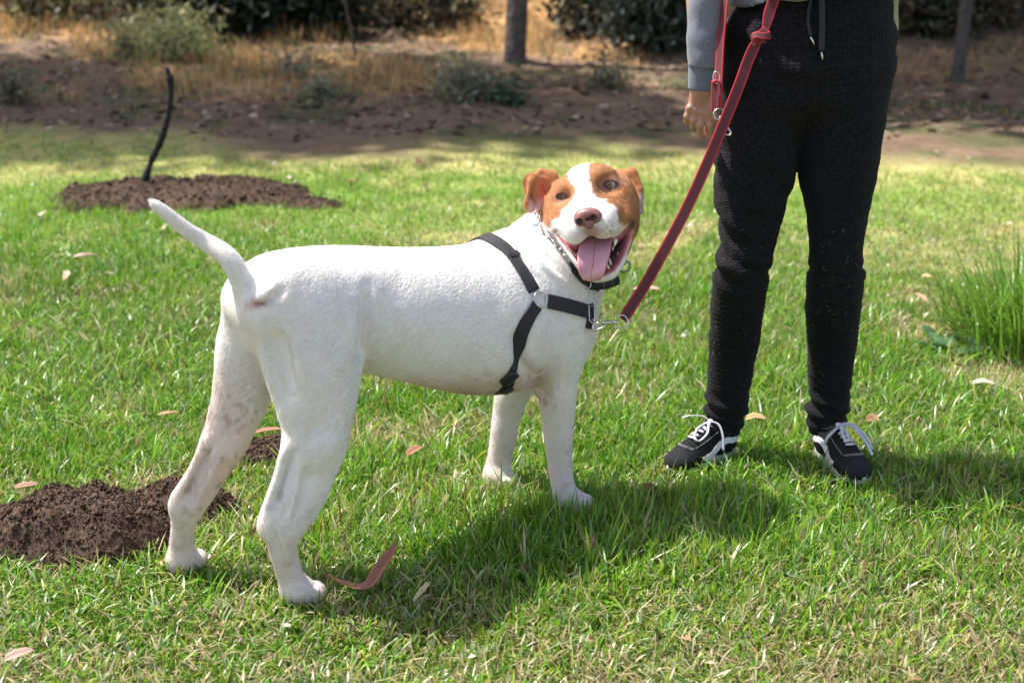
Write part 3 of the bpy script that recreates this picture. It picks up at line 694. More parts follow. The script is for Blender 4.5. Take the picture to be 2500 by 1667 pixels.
# rib cage hint, shoulder blade, loin
def LW(u, v, Y): return toL(W(u, v, Y))
for u, v, Y, r, k in ((1330, 770, 2.765, (.085, .05, .115), .05), (1310, 700, 2.775, (.06, .045, .09), .05), (1250, 640, 2.79, (.07, .05, .06), .05),
                      (1372, 790, 2.79, (.05, .06, .08), .04), (1386, 755, 2.87, (.045, .06, .080), .04), (705, 742, 2.41, (.085, .05, .078), .05), (664, 738, 2.47, (.055, .078, .055), .04)):
    FD.ell(LW(u, v, Y), r, None, k=k)
# pixel-traced limb chains: (u, v, Y, r_px)
def limb(F, L, k=0.02, flat=None, f=1.0):
    L = catmull(np.array(L, float), (len(L) - 1) * 4 + 1)
    P = [W(u, v, Y) for u, v, Y, r in L]; Rr = [L[i][3] * sc(P[i]) * f for i in range(len(L))]
    F.chain([toL(p) for p in P], Rr, k, 'add', flat)
latr = (E2, 0.72)
limb(FD, [(752, 745, 2.435, 84), (752, 790, 2.43, 118), (763, 860, 2.42, 124), (772, 960, 2.405, 101), (775, 1030, 2.40, 84), (771, 1080, 2.39, 74)], .03, latr, 1.05)
limb(FD, [(771, 1080, 2.39, 70), (782, 1135, 2.385, 46), (752, 1220, 2.365, 40), (716, 1290, 2.345, 31)], .018, (E2, .8))
limb(FD, [(722, 1070, 2.375, 26), (700, 1140, 2.36, 19), (668, 1215, 2.345, 17), (652, 1272, 2.335, 21), (650, 1296, 2.335, 19)], .014)
limb(FD, [(740, 1120, 2.375, 58), (706, 1215, 2.35, 44), (684, 1275, 2.34, 40)], .012, (E2, .42))
limb(FD, [(688, 1285, 2.342, 38), (690, 1335, 2.345, 34), (703, 1390, 2.352, 30), (720, 1440, 2.36, 33)], .015, (E2, .85))
limb(FD, [(672, 705, 2.50, 62), (640, 775, 2.51, 84), (617, 840, 2.505, 84), (601, 920, 2.50, 74), (585, 985, 2.495, 66), (563, 1040, 2.49, 57), (546, 1085, 2.485, 51)], .03, latr, 1.06)
limb(FD, [(548, 1080, 2.485, 50), (535, 1130, 2.482, 34), (497, 1200, 2.475, 30), (466, 1245, 2.47, 27)], .016, (E2, .8))
limb(FD, [(512, 1080, 2.475, 19), (478, 1150, 2.465, 14), (438, 1210, 2.455, 17), (434, 1238, 2.455, 17)], .012)
limb(FD, [(520, 1120, 2.478, 42), (470, 1200, 2.465, 34), (452, 1240, 2.462, 32)], .012, (E2, .42))
limb(FD, [(452, 1235, 2.465, 33), (447, 1285, 2.475, 28), (443, 1330, 2.485, 28), (444, 1375, 2.495, 33)], .015, (E2, .9))
limb(FD, [(1362, 770, 2.765, 74), (1364, 840, 2.76, 66), (1362, 890, 2.76, 54), (1361, 930, 2.76, 48), (1361, 975, 2.76, 44), (1363, 1041, 2.765, 36), (1365, 1107, 2.77, 30), (1370, 1160, 2.77, 27), (1379, 1205, 2.77, 28)], .025)
FD.ell(LW(1324, 947, 2.755), (.019, .016, .019), None, .012)
limb(FD, [(1310, 820, 2.90, 66), (1282, 890, 2.90, 52), (1252, 955, 2.90, 42), (1240, 1000, 2.905, 35), (1231, 1047, 2.905, 31), (1222, 1107, 2.91, 29), (1213, 1150, 2.91, 29), (1210, 1178, 2.91, 29)], .025)
# tail
limb(FD, [(655, 690, 2.44, 36), (615, 722, 2.405, 27), (598, 706, 2.385, 26), (576, 656, 2.375, 24), (550, 622, 2.375, 22), (505, 592, 2.385, 19), (455, 560, 2.375, 16), (408, 523, 2.365, 14), (376, 497, 2.36, 10)], .012)
# vulva / perineum, anus hollow
FD.ell(LW(618, 800, 2.415), (.02, .022, .05), None, .02)
FD.ell(LW(628, 733, 2.385), (.012, .018, .009), None, .012, 'sub')
FD.cone(LW(660, 850, 2.335), LW(684, 960, 2.33), .006, .005, .05, 'sub')
FD.cone(LW(1262, 835, 2.705), LW(1296, 915, 2.70), .006, .005, .03, 'sub')
# paws
def paw(F, g, yaw, s=1.0):
    s = s * .80; c = toL(np.array([g[0], g[1], 0])); a = math.atan2(math.sin(yaw), math.cos(yaw))
    f = np.array([math.cos(a), math.sin(a), 0]); l = np.array([-f[1], f[0], 0])
    F.ell(c + f * .005 * s + E3 * .026, (.038 * s, .033 * s, .026 * s), np.stack([f, l, E3]), .02)
    for q, fw in ((-1.5, .030), (-.5, .043), (.5, .043), (1.5, .030)):
        p = c + f * fw * s + l * q * .0165 * s + E3 * .016
        F.ell(p, (.024 * s, .0105 * s, .017 * s), np.stack([f, l, E3]), .006)
        F.ell(p + f * .005 + E3 * .009, (.012 * s, .009 * s, .010 * s), None, .008)
PAWS = [(G(728, 1472), -.15, 1.0), (G(446, 1392), .0, .95), (G(1388, 1246), -.55, 1.0), (G(1212, 1190), -.9, .95)]
for g, y, s in PAWS: paw(FD, g, y, s)
# neck
FD.cone(LW(1320, 705, 2.84), hL(860, 690, -17), .104, .074, .035)
FD.cone(LW(1275, 655, 2.84), hL(690, 610, -17), .082, .058, .035)
FD.cone(LW(1380, 745, 2.87), hL(915, 850, -14), .060, .050, .03)
# folds of loose skin behind the collar
for (a, b, r) in (((275, 720, -11), (470, 1010, -8.5), .012), ((190, 780, -11), (370, 1060, -8.5), .010)):
    FD.cone(hL(*a), hL(*b), r, r, .02)
# ---- head
def HE(cx, cy, d, rx, rz, rd, k=.012, op='add', roll=None):
    A = HA
    if roll is not None:
        c_, s_ = math.cos(R(roll)), math.sin(R(roll))
        x0, z0 = dL(HX0), dL(np.cross(HX0, HF)); z0 = z0 if z0[2] > 0 else -z0
        A = np.stack([x0 * c_ + z0 * s_, -x0 * s_ + z0 * c_, dL(HF)])
    FD.ell(hL(cx, cy, d), (rx * KP, rz * KP, rd / 100), A, k, op)
HE(845, 480, -9, 330, 305, 8.6, .03)
HE(548, 545, -6.8, 160, 200, 6.2, .03)
HE(1105, 500, -6.8, 170, 245, 6.3, .03)
HE(545, 690, -8, 125, 170, 6.5, .03)
HE(1128, 690, -7.5, 158, 210, 7.2, .03)
HE(780, 330, -3.2, 200, 165, 3.6, .03)
HE(590, 372, -1.9, 100, 70, 1.9, .02)
HE(940, 262, -1.9, 125, 75, 2.1, .02)
HE(905, 225, -1.2, 60, 32, 1.2, .012, roll=25)
HE(690, 480, -.8, 90, 150, 2.0, .03)
HE(900, 430, -.8, 100, 160, 2.0, .03)
FD.chain([hL(770, 400, -1.5), hL(785, 500, 1.5), hL(800, 620, 5.2)], [.026, .0235, .0245], .02)
HE(672, 735, 2.6, 130, 170, 4.6, .02)
HE(975, 675, 2.6, 158, 178, 4.6, .02)
HE(700, 800, 4.6, 100, 122, 3.2, .012)
HE(945, 745, 4.6, 125, 130, 3.2, .012)
HE(810, 700, 6.0, 125, 120, 2.4, .012)
HE(1170, 700, -.5, 70, 110, 3.0, .02)
HE(470, 735, -2.5, 60, 90, 3.0, .02)
HE(1065, 560, -2.2, 115, 150, 3.2, .04)
HE(600, 600, -2.2, 95, 130, 3.0, .04)
# jaw and mouth from outlines in the plane of the face
class Flat2:
    def __init__(s, poly, step=5):
        s.x = np.arange(100, 1500, step); s.y = np.arange(0, 1500, step); X, Yg = np.meshgrid(s.x, s.y, indexing='ij')
        s.d = poly_d(np.stack([X.ravel(), Yg.ravel()], -1), poly).reshape(X.shape) * KP; s.step = step
    def __call__(s, cx, cy):
        fx = np.clip((cx - s.x[0]) / s.step, 0, len(s.x) - 1.01); fy = np.clip((cy - s.y[0]) / s.step, 0, len(s.y) - 1.01)
        i = fx.astype(int); j = fy.astype(int); fx -= i; fy -= j; D = s.d
        return (D[i, j] * (1 - fx) + D[i + 1, j] * fx) * (1 - fy) + (D[i, j + 1] * (1 - fx) + D[i + 1, j + 1] * fx) * fy
JAW = Flat2(catmull([(475, 800), (520, 900), (600, 1010), (690, 1140), (770, 1235), (860, 1283), (960, 1283), (1060, 1245), (1115, 1170), (1165, 1080), (1215, 950), (1255, 830), (1262, 740), (1100, 680), (600, 720), (480, 770)], 60))
MTH = Flat2(np.array([(512, 835), (560, 885), (620, 930), (690, 950), (730, 925), (775, 880), (820, 862), (880, 876), (980, 886), (1060, 872), (1120, 835), (1160, 785), (1205, 735), (1222, 760), (1205, 870),
                      (1165, 985), (1110, 1100), (1055, 1175), (960, 1225), (860, 1235), (780, 1195), (710, 1085), (640, 990), (560, 900)]))
def smax(a, b, k):
    h = np.maximum(k - np.abs(a - b), 0) / k; return np.maximum(a, b) + h * h * k * .25
def jaw_fn(P):
    cx, cy, d = hview(P); q = JAW(cx, cy) + .010
    front = (1.0 + 3.0 * sstep(800, 1200, cy)) / 100; back = -.085 + .055 * sstep(850, 1230, cy)
    z = np.maximum(d / 100 - front, back - d / 100) + .010
    return np.sqrt(np.maximum(q, 0) ** 2 + np.maximum(z, 0) ** 2) + np.minimum(np.maximum(q, z), 0) - .010
def mouth_fn(P):
    cx, cy, d = hview(P); q = MTH(cx, cy)
    floor = (1.9 + 2.2 * sstep(850, 1200, cy) - 6.0 * sstep(.000, .030, -q) * (1 - .45 * sstep(1000, 1200, cy))) / 100
    return smax(q, floor - d / 100, .006)
c0 = hL(870, 1000, 0); FD.custom(c0 - .16, c0 + .16, jaw_fn, .012)
c0 = hL(870, 980, 4); FD.custom(c0 - .14, c0 + .14, mouth_fn, .003, 'sub')
# upper lip cleft and the lip line, nose seat
FD.cone(hL(808, 770, 8.4), hL(822, 870, 6.6), .0016, .0016, .004, 'sub')
HE(800, 665, 7.9, 108, 80, 1.6, .004)
# ears
FD.cone(hL(480, 262, -7), hL(350, 235, -6.2), .0075, .0058, .014)
FD.cone(hL(350, 235, -6.2), hL(262, 320, -5.2), .0058, .0046, .006)
FD.cone(hL(262, 320, -5.2), hL(205, 560, -4.6), .0046, .0038, .006)
FD.ell(hL(310, 430, -5.8), (112 * KP, 205 * KP, .0042), np.stack([HA[0] * .97 + HA[1] * .22, -HA[0] * .22 + HA[1] * .97, HA[2] * 1.0]), .006)
FD.ell(hL(243, 560, -5.0), (52 * KP, 78 * KP, .0045), None if False else np.stack([HA[0], HA[1], HA[2]]), .006)
FD.ell(hL(420, 330, -6.5), (90 * KP, 90 * KP, .012), HA, .012)
FD.ell(hL(400, 385, -5.1), (45 * KP, 85 * KP, .008), np.stack([HA[0] * .97 + HA[1] * .22, -HA[0] * .22 + HA[1] * .97, HA[2]]), .006, 'sub')
FD.cone(hL(1130, 262, -8), hL(1230, 245, -7.6), .011, .009, .014)
FD.cone(hL(1230, 245, -7.6), hL(1305, 400, -6.4), .009, .0055, .008)
FD.cone(hL(1305, 400, -6.4), hL(1313, 620, -5.6), .0055, .0045, .006)
FD.ell(hL(1275, 430, -7.4), (60 * KP, 190 * KP, .0048), np.stack([norm(HA[0] * .6 + HA[2] * .6), HA[1], norm(HA[2] * .6 - HA[0] * .6)]), .008)
# eyes: ball, lids, almond opening
EYES = [((550, 472, -.95), .0112, (48, 31), 6), ((1020, 358, -.70), .0124, (62, 42), 4)]
for (c, r, al, rr) in EYES:
    HE(c[0], c[1], c[2] + 1.9, al[0] * 1.8, al[1] * 1.6, 1.0, .014, 'sub', roll=rr)
    FD.ell(hL(c[0], c[1], c[2] - .1), (r + .0022,) * 3, None, .012)
for (c, r, al, rr) in EYES:
    HE(c[0] + 2, c[1], c[2] + 2.2, al[0], al[1], 2.6, .0012, 'sub', roll=rr)
    FD.ell(hL(*c), (r + .0002,) * 3, None, .0, 'sub')
DV, DQ = FD.surface()
hx, hy, hd = hview(DV)
pu = 1230 + hx / 3.92; pv = 360 + hy / 3.92
headm = (hd > -11) & (hx > 150) & (hy < 1350) & (hx < 1400) & (hy > 100)
DV = relax(DV, DQ, 3, .5, np.where(headm, .8, 1.0))
def vnormals(V, Q):
    nf = np.cross(V[Q[:, 2]] - V[Q[:, 0]], V[Q[:, 3]] - V[Q[:, 1]]); N = np.zeros_like(V)
    for k in range(4):
        for c in range(3): N[:, c] += np.bincount(Q[:, k], nf[:, c], len(V))
    return norm(N)
def sculpt(V, Q, strokes):
    """soft ridges (+) and grooves (-) drawn with strokes: (points, width px, height m, nearest depth, farthest depth)"""
    N = vnormals(V, Q); Pw = toW(V) - CAM
    dep = Pw[:, 1] * math.cos(TH) - Pw[:, 2] * math.sin(TH); upv = Pw[:, 1] * math.sin(TH) + Pw[:, 2] * math.cos(TH)
    uu = 1250 + Pw[:, 0] / dep * FPX; vv = 833.5 - upv / dep * FPX; UV = np.stack([uu, vv], -1)
    Nw = N @ _R.T; face = sstep(-.05, .35, -(Nw * norm(Pw)).sum(1)); D = np.zeros(len(V))
    for pts, w, h, d0, d1 in strokes:
        P = catmull(pts, 8 * (len(pts) - 1) + 1); lo = P.min(0) - 3 * w; hi = P.max(0) + 3 * w
        m = np.where((uu > lo[0]) & (uu < hi[0]) & (vv > lo[1]) & (vv < hi[1]) & (dep > d0) & (dep < d1))[0]
        if not len(m): continue
        dist = np.min([seg_d(UV[m], P[i], P[i + 1]) for i in range(len(P) - 1)], axis=0)
        t0 = np.minimum(np.hypot(*(UV[m] - P[0]).T), np.hypot(*(UV[m] - P[-1]).T)) / w
        D[m] += h * np.exp(-(dist / w) ** 2) * (.25 + .75 * np.clip(t0 / 2, 0, 1))
    return V + N * (D * face)[:, None]
STROKES = [
    ([(626, 746), (650, 738), (690, 708)], 9, -.010, 2, 2.62), ([(640, 722), (675, 695)], 9, .004, 2, 2.62), ([(616, 640), (628, 668), (622, 700)], 8, -.005, 2, 2.7),
    ([(636, 790), (650, 880), (676, 960)], 13, .005, 2, 2.62), ([(672, 800), (700, 890), (716, 960)], 15, -.009, 2, 2.62), ([(700, 790), (735, 880), (742, 950)], 16, .004, 2, 2.62),
    ([(896, 700), (894, 800), (888, 885)], 15, -.014, 2, 2.75), ([(862, 740), (858, 820), (850, 900)], 22, .006, 2, 2.7), ([(800, 700), (790, 800), (800, 900)], 40, .004, 2, 2.7),
    ([(712, 1110), (694, 1175), (672, 1242)], 10, -.013, 2, 2.62), ([(740, 1120), (722, 1195), (702, 1275)], 8, .007, 2, 2.62), ([(690, 1100), (668, 1180), (645, 1250)], 7, .004, 2, 2.62), ([(800, 960), (770, 1050), (728, 1110)], 20, -.006, 2, 2.62), ([(846, 940), (830, 1040), (790, 1130)], 16, .005, 2, 2.62), ([(668, 1300), (690, 1360), (704, 1420)], 7, -.004, 2, 2.62), ([(516, 1090), (482, 1155), (452, 1218)], 9, -.012, 2, 2.75), ([(540, 1110), (506, 1180), (470, 1245)], 8, .005, 2, 2.75),
    ([(670, 1290), (676, 1330)], 8, -.003, 2, 2.62), ([(1262, 790), (1270, 870), (1302, 922)], 15, -.014, 2, 2.95), ([(1290, 930), (1330, 962), (1352, 980)], 9, -.003, 2, 2.95),
    ([(1340, 880), (1350, 940), (1352, 1000)], 14, .003, 2, 2.95), ([(1385, 870), (1380, 960), (1378, 1060)], 10, -.002, 2, 2.95), ([(1358, 1120), (1362, 1180), (1372, 1200)], 7, -.002, 2, 2.95),
    ([(1262, 560), (1290, 600), (1330, 650), (1375, 690)], 8, .005, 2, 3.2), ([(1284, 556), (1308, 596), (1350, 645)], 7, -.005, 2, 3.2), ([(1240, 585), (1275, 640), (1320, 690)], 10, -.003, 2, 3.2),
    ([(970, 650), (945, 760), (930, 860)], 38, -.005, 2, 2.9), ([(1040, 690), (1030, 800), (1040, 900)], 50, .004, 2, 2.9), ([(1190, 640), (1215, 720), (1210, 800)], 30, -.004, 2, 2.9),
    ([(1300, 770), (1330, 830), (1335, 880)], 26, .005, 2, 2.95), ([(1400, 800), (1392, 850)], 18, -.003, 2, 2.95), ([(730, 640), (700, 700), (720, 760)], 26, .003, 2, 2.7)]
DV = sculpt(DV, DQ, STROKES)
# colours
def mixc(a, b, t): return a + (np.asarray(b) - a) * t[:, None]
n = len(DV)
wob = (fbm3(DV * 90, 3) - .5)
cx = hx + wob * 60; cy = hy + (fbm3(DV * 90 + 7, 3) - .5) * 60
C = np.tile(np.array([.82, .78, .745]), (n, 1))
big = fbm3(DV * 14, 3); C *= (1 + (big - .5) * .10)[:, None]
z = DV[:, 2]
# pink skin under thin hair low on the legs, on the belly and inside the far thigh, where shade is mixed in
pk = np.zeros(n)
pk += .38 * (1 - sstep(.04, .34, z))
belly = sstep(-.25, -.1, DV[:, 0]) * (1 - sstep(.25, .32, DV[:, 0])) * (1 - sstep(.30, .40, z)) * sstep(.22, .27, z)
pk += .75 * belly
inner = sstep(-.60, -.46, DV[:, 0]) * (1 - sstep(-.34, -.28, DV[:, 0])) * sstep(.02, .05, DV[:, 1]) * (1 - sstep(.10, .15, DV[:, 1])) * sstep(.12, .2, z) * (1 - sstep(.38, .46, z)); pk += .38 * inner  # far inner leg tinted tan, its shade put into the colour
pk *= (.6 + .8 * fbm3(DV * 25 + 3, 3)); pk *= ~headm
C = mixc(C, (.66, .45, .39), np.clip(pk, 0, .8))
sp = sstep(.63, .70, fbm3(DV * 75 + 11, 2)) * np.clip(belly * 1.2 + .45 * (1 - sstep(.2, .36, z)) * sstep(.03, .08, z) + inner, 0, 1) * .42
C = mixc(C, (.26, .19, .17), sp)
far_sp = np.zeros(n)
for (u, v, Y, r) in ((572, 980, 2.47, 7), (598, 1000, 2.47, 5), (570, 1018, 2.47, 7), (602, 970, 2.47, 4), (628, 1005, 2.47, 6)):
    p = LW(u, v, Y); far_sp = np.maximum(far_sp, 1 - sstep(r * .6 * 7.5e-4, r * 1.5 * 7.5e-4, np.hypot(np.hypot(DV[:, 0] - p[0], z - p[2]) , 0)) * 1.0)
C = mixc(C, (.24, .16, .14), far_sp * .4 * (DV[:, 1] > .02))
an = np.hypot((pu - 633) * .75, (pv - 741) * 1.9) * 7.2e-4 + np.where(hd > 30, 0, 1); C = mixc(C, (.30, .07, .05), (1 - sstep(.005, .010, an)) * .85)
C = mixc(C, (.50, .33, .25), (1 - sstep(.010, .030, an)) * .45)
# brown patches
BL = Flat2([(640, 195), (615, 280), (640, 330), (678, 380), (690, 430), (660, 500), (630, 545), (565, 595), (535, 660), (450, 690), (436, 770), (405, 770), (330, 640), (330, 150)])
BR = Flat2([(845, 120), (812, 180), (812, 300), (835, 400), (880, 480), (960, 510), (1060, 560), (1082, 630), (1100, 710), (1150, 760), (1180, 745), (1215, 700), (1225, 800), (1205, 920), (1160, 1040), (1320, 1040), (1420, 600), (1420, 120)])
near_head = headm & (hd > -13)
bl = 1 - sstep(-.0035, .0035, BL(cx, cy)); br = 1 - sstep(-.0035, .0035, BR(cx, cy))
bm = np.clip(bl + br, 0, 1) * near_head
EARP = Flat2([(545, 150), (290, 150), (110, 300), (105, 640), (240, 690), (325, 640), (385, 480), (440, 380), (500, 300)])
earL = (EARP(hx, hy) < 0) & (hd > -9.5) & headm; bm = np.where(earL, 1, bm)
neckm = (hd < -9.5) & (hy > 560); bm = np.where(neckm, 0, bm)
bcol = np.array([.39, .165, .058]) * (0.88 + .35 * fbm3(DV * 45, 3))[:, None]
bcol = bcol * (1 - .38 * np.exp(-(((hx - 900) / 90) ** 2 + ((hy - 380) / 120) ** 2)))[:, None]
C = C * (1 - bm[:, None]) + bcol * bm[:, None]
# ear inside: pink; lower half pale
ei = np.exp(-(((hx - 375) / 55) ** 2 + ((hy - 440) / 130) ** 2)) * earL; C = mixc(C, (.50, .10, .07), np.clip(ei * 1.1, 0, 1))
ei = sstep(460, 600, hy) * earL * sstep(215, 240, hx); C = mixc(C, (.60, .44, .44), ei * .8)
earR = (hx > 1296) & (hy > 430) & (hy < 700) & headm & (hd < -3.5); C = mixc(C, (.42, .34, .33), earR * .75)
# muzzle skin below the nose
ms = np.exp(-(((hx - 830) / 95) ** 2 + ((hy - 800) / 60) ** 2)) * (hd > 4); C = mixc(C, (.40, .22, .19), np.clip(ms * 1.1, 0, .85))
ms = np.exp(-(((hx - 1010) / 110) ** 2 + ((hy - 790) / 80) ** 2)) * (hd > 1) * sstep(.5, .62, fbm3(DV * 330, 2)); C = mixc(C, (.42, .30, .27), ms * .8)
C = mixc(C, (.05, .012, .012), (1 - sstep(80, 105, np.hypot(hx - 795, (hy - 675) * 1.25))) * (hd > 5))  # nostril shade painted on the body behind the nose
# eye rims
for (c, r, al, rr) in EYES:
    d = np.hypot((hx - c[0] - 2) / al[0], (hy - c[1]) / al[1]); m = (hd > -3) & headm
    C = mixc(C, (.10, .035, .03), (1 - sstep(1.1, 1.4, d)) * m); C = mixc(C, (.34, .17, .13), (1 - sstep(1.3, 2.2, d)) * .6 * m * sstep(1.1, 1.35, d))
# mouth
mq = mouth_fn(DV) if False else None
mm = headm & (np.abs(MTH(hx, hy)) < 1) & (MTH(hx, hy) < .0016) & (hd < 5.5) & (hy > 735)
md = -MTH(hx, hy)
mc = mixc(np.tile(np.array([.34, .07, .08]), (n, 1)), (.09, .012, .014), sstep(.003, .016, md))
mc *= (.65 + .7 * fbm3(DV * 160, 3))[:, None]
rim = mixc(mc, (.50, .17, .17), (1 - sstep(.0, .005, md)) * .7)
C = np.where(mm[:, None], rim, C)
lipd = (1 - sstep(.0, .006, MTH(hx, hy))) * headm * (hd < 4.5) * (hy > 800) * (hd > -1) * ~mm; C = mixc(C, (.42, .20, .18), lipd * .8)
corner = np.exp(-(((hx - 1225) / 34) ** 2 + ((hy - 740) / 60) ** 2)) * headm; C = mixc(C, (.06, .03, .025), np.clip(corner * 1.2, 0, .9))
corner = np.exp(-(((hx - 492) / 26) ** 2 + ((hy - 800) / 30) ** 2)) * headm; C = mixc(C, (.20, .11, .09), np.clip(corner * 1.1, 0, .8))
wet = np.where(mm, 1.0, 0.0)

def dog_mat():
    m = mat('dog_coat', (.8, .77, .73), .62, attr='col', spec=.25, sheen=.25); N = m.node_tree.nodes; L = m.node_tree.links; b = N['Principled BSDF']
    b.inputs['Subsurface Weight'].default_value = .12; b.inputs['Subsurface Radius'].default_value = (.012, .006, .004); b.inputs['Subsurface Scale'].default_value = 1
    tc = N.new('ShaderNodeTexCoord'); mp = N.new('ShaderNodeMapping'); mp.inputs['Scale'].default_value = (160, 620, 420); mp.inputs['Rotation'].default_value = (0, R(25), 0)
    tx = N.new('ShaderNodeTexNoise'); tx.inputs['Scale'].default_value = 1; tx.inputs['Detail'].default_value = 4; tx.inputs['Distortion'].default_value = .6
    L.new(tc.outputs['Object'], mp.inputs[0]); L.new(mp.outputs[0], tx.inputs['Vector'])
    bp = N.new('ShaderNodeBump'); bp.inputs['Strength'].default_value = .35; bp.inputs['Distance'].default_value = .0010
    L.new(tx.outputs[0], bp.inputs['Height']); L.new(bp.outputs[0], b.inputs['Normal'])
    at = N.new('ShaderNodeAttribute'); at.attribute_name = 'wet'
    mr = N.new('ShaderNodeMapRange'); mr.inputs[3].default_value = .62; mr.inputs[4].default_value = .28; L.new(at.outputs['Fac'], mr.inputs[0]); L.new(mr.outputs[0], b.inputs['Roughness'])
    # short hairs: light and dark flecks along the coat
    at2 = [q for q in N if q.type == 'ATTRIBUTE' and q.attribute_name == 'col'][0]
    rp = N.new('ShaderNodeMapRange'); rp.inputs[1].default_value = .3; rp.inputs[2].default_value = .7; rp.inputs[3].default_value = .90; rp.inputs[4].default_value = 1.07
    L.new(tx.outputs[0], rp.inputs[0]); sv = N.new('ShaderNodeVectorMath'); sv.operation = 'SCALE'; L.new(at2.outputs['Color'], sv.inputs[0]); L.new(rp.outputs[0], sv.inputs['Scale'])
    L.new(sv.outputs[0], b.inputs['Base Color'])
    return m
M_DOG = dog_mat()
dog_body = mesh('body', DV, DQ, M_DOG, dog, col=C, attrs={'wet': wet})
DOG_T = BVHTree.FromPolygons([tuple(p) for p in DV], [tuple(q) for q in DQ.tolist()])

# nose
nc = hL(800, 668, 8.1)
FN = Field(*[np.arange(c - .040, c + .040, .0011) for c in nc])
def nE(cx, cy, d, rx, rz, rd, k=.004, op='add'): FN.ell(hL(cx, cy, d), (rx * KP, rz * KP, rd / 100), HA, k, op)
nE(792, 640, 8.2, 112, 62, 1.5); nE(735, 690, 8.2, 66, 66, 1.3); nE(868, 660, 8.2, 70, 66, 1.3); nE(812, 725, 8.0, 50, 60, 1.3)
nE(722, 708, 9.8, 31, 25, .7, .003, 'sub'); nE(854, 674, 9.8, 34, 26, .7, .003, 'sub')
FN.cone(hL(684, 738, 8.9), hL(660, 712, 8.0), .0022, .0016, .003, 'sub'); FN.cone(hL(905, 705, 8.9), hL(935, 665, 8.0), .0022, .0016, .003, 'sub')
FN.cone(hL(795, 700, 9.8), hL(812, 790, 9.3), .0012, .0012, .003, 'sub')
v_, q_ = FN.surface(); v_ = relax(v_, q_, 2)
nx, ny, nd = hview(v_)
nC = np.tile(np.array([.25, .10, .09]), (len(v_), 1)) * (.85 + .35 * fbm3(v_ * 500, 2))[:, None]
for c in ((722, 708), (856, 672)):
    nC = mixc(nC, (.02, .006, .006), 1 - sstep(.85, 1.15, np.hypot((nx - c[0]) / 36, (ny - c[1]) / 29)))  # inside of the nostrils darkened in the colour, as their shade
M_NOSE = mat('dog_nose', (.3, .15, .14), .38, attr='col', bump=(900, .35, .0008), spec=.5)
mesh('nose', v_, q_, M_NOSE, dog, col=nC)

# eyes
M_EYE = mat('eye', (.8, .8, .8), .12, attr='col', coat=.3)
for (c, r, al, rr), gz in zip(EYES, ((-.16, -.02), (-.22, -.06))):
    b = MB(); b.ell((0, 0, 0), r, k=48)
    V = np.vstack(b.V); g = norm(HF + HX0 * gz[0] + HZ0 * gz[1]); gl = dL(g)
    ang = np.arccos(np.clip(norm(V) @ gl, -1, 1)) * r * 1000
    cc = np.tile(np.array([.46, .38, .35]), (len(V), 1))
    ir = 7.1 if al[0] > 50 else 6.5
    cc = mixc(cc, (.10, .04, .02), sstep(-1.0, -.0, -(ang - ir)))
    cc = mixc(cc, (.27, .13, .03), 1 - sstep(ir - 1.6, ir - .8, ang)); cc = mixc(cc, (.01, .008, .008), 1 - sstep(2.8, 3.4, ang))
    b.C = [cc]
    b.build('eye', M_EYE, dog, tf=lambda P, c=c: P + hL(*c))

# tongue
M_TONGUE = mat('tongue', (.6, .3, .3), .32, attr='col', bump=(420, .4, .001), sss=(.2, (.01, .004, .003)))
cl = catmull([(872, 840, -1.5), (874, 900, 1.8), (868, 985, 4.2), (862, 1080, 5.2), (845, 1170, 5.6), (832, 1235, 5.3), (828, 1268, 4.7)], 40)
hw = np.interp(np.linspace(0, 1, 40), [0, .15, .4, .6, .78, .9, .97, 1], [150, 150, 158, 145, 116, 92, 66, 30])
S = np.linspace(-1, 1, 29); V = []; CC = []
for i in range(40):
    t = i / 39
    for s_ in S:
        curl = .8 * abs(s_) ** 2.4 * (1 - .5 * t); gro = .42 * math.exp(-(s_ / .07) ** 2) * (1 - .75 * t)
        wv = .12 * math.sin(t * 17 + s_ * 3)
        V.append(hL(cl[i, 0] + hw[i] * s_ + 10 * math.sin(t * 9) * abs(s_), cl[i, 1] + (12 * abs(s_) if t > .9 else 0), cl[i, 2] + curl - gro + wv))
        base = np.array([.40, .18, .23]) * (1 - t) + np.array([.70, .34, .37]) * t  # upper part darker and mauve: the muzzle's shade put into the colour
        CC.append(base * (.55 + .45 * min(1, abs(s_) / .06)) * 1.0)
V = np.array(V); i, j = np.meshgrid(np.arange(39), np.arange(28), indexing='ij')
F = np.stack([i * 29 + j, i * 29 + j + 1, (i + 1) * 29 + j + 1, (i + 1) * 29 + j], -1).reshape(-1, 4)
to = mesh('tongue', V, F, M_TONGUE, dog, col=np.array(CC))
sm = to.modifiers.new('thick', 'SOLIDIFY'); sm.thickness = .006; sm.offset = -1 if True else 1

# teeth
M_TOOTH = mat('tooth', (.80, .72, .55), .3)
def tooth(a, b_, r0):
    m = MB(); m.tube(catmull([hL(*a), (hL(*a) + hL(*b_)) / 2, hL(*b_)], 6), np.array([1, .98, .85, .62, .38, .08]) * r0, 8)
    m.build('tooth', M_TOOTH, dog)
for a, b_, r0 in (((1072, 885, 3.4), (1060, 948, 4.2), .0042), ((1045, 955, 2.0), (1040, 992, 3.2), .0026), ((1024, 1120, 3.0), (1010, 1058, 4.4), .0030), ((1003, 1160, 3.6), (990, 1112, 4.6), .0026),
                  ((1098, 1030, 1.2), (1088, 1002, 2.4), .0022), ((618, 1000, 1.8), (628, 965, 3.0), .0016), ((645, 1020, 2.0), (650, 982, 3.2), .0018), ((668, 1036, 2.2), (672, 1000, 3.3), .0018), ((690, 1050, 2.4), (694, 1012, 3.5), .0020), ((708, 1065, 2.6), (712, 1030, 3.6), .0018), ((596, 968, 1.6), (602, 945, 2.6), .0014)):
    tooth(a, b_, r0)

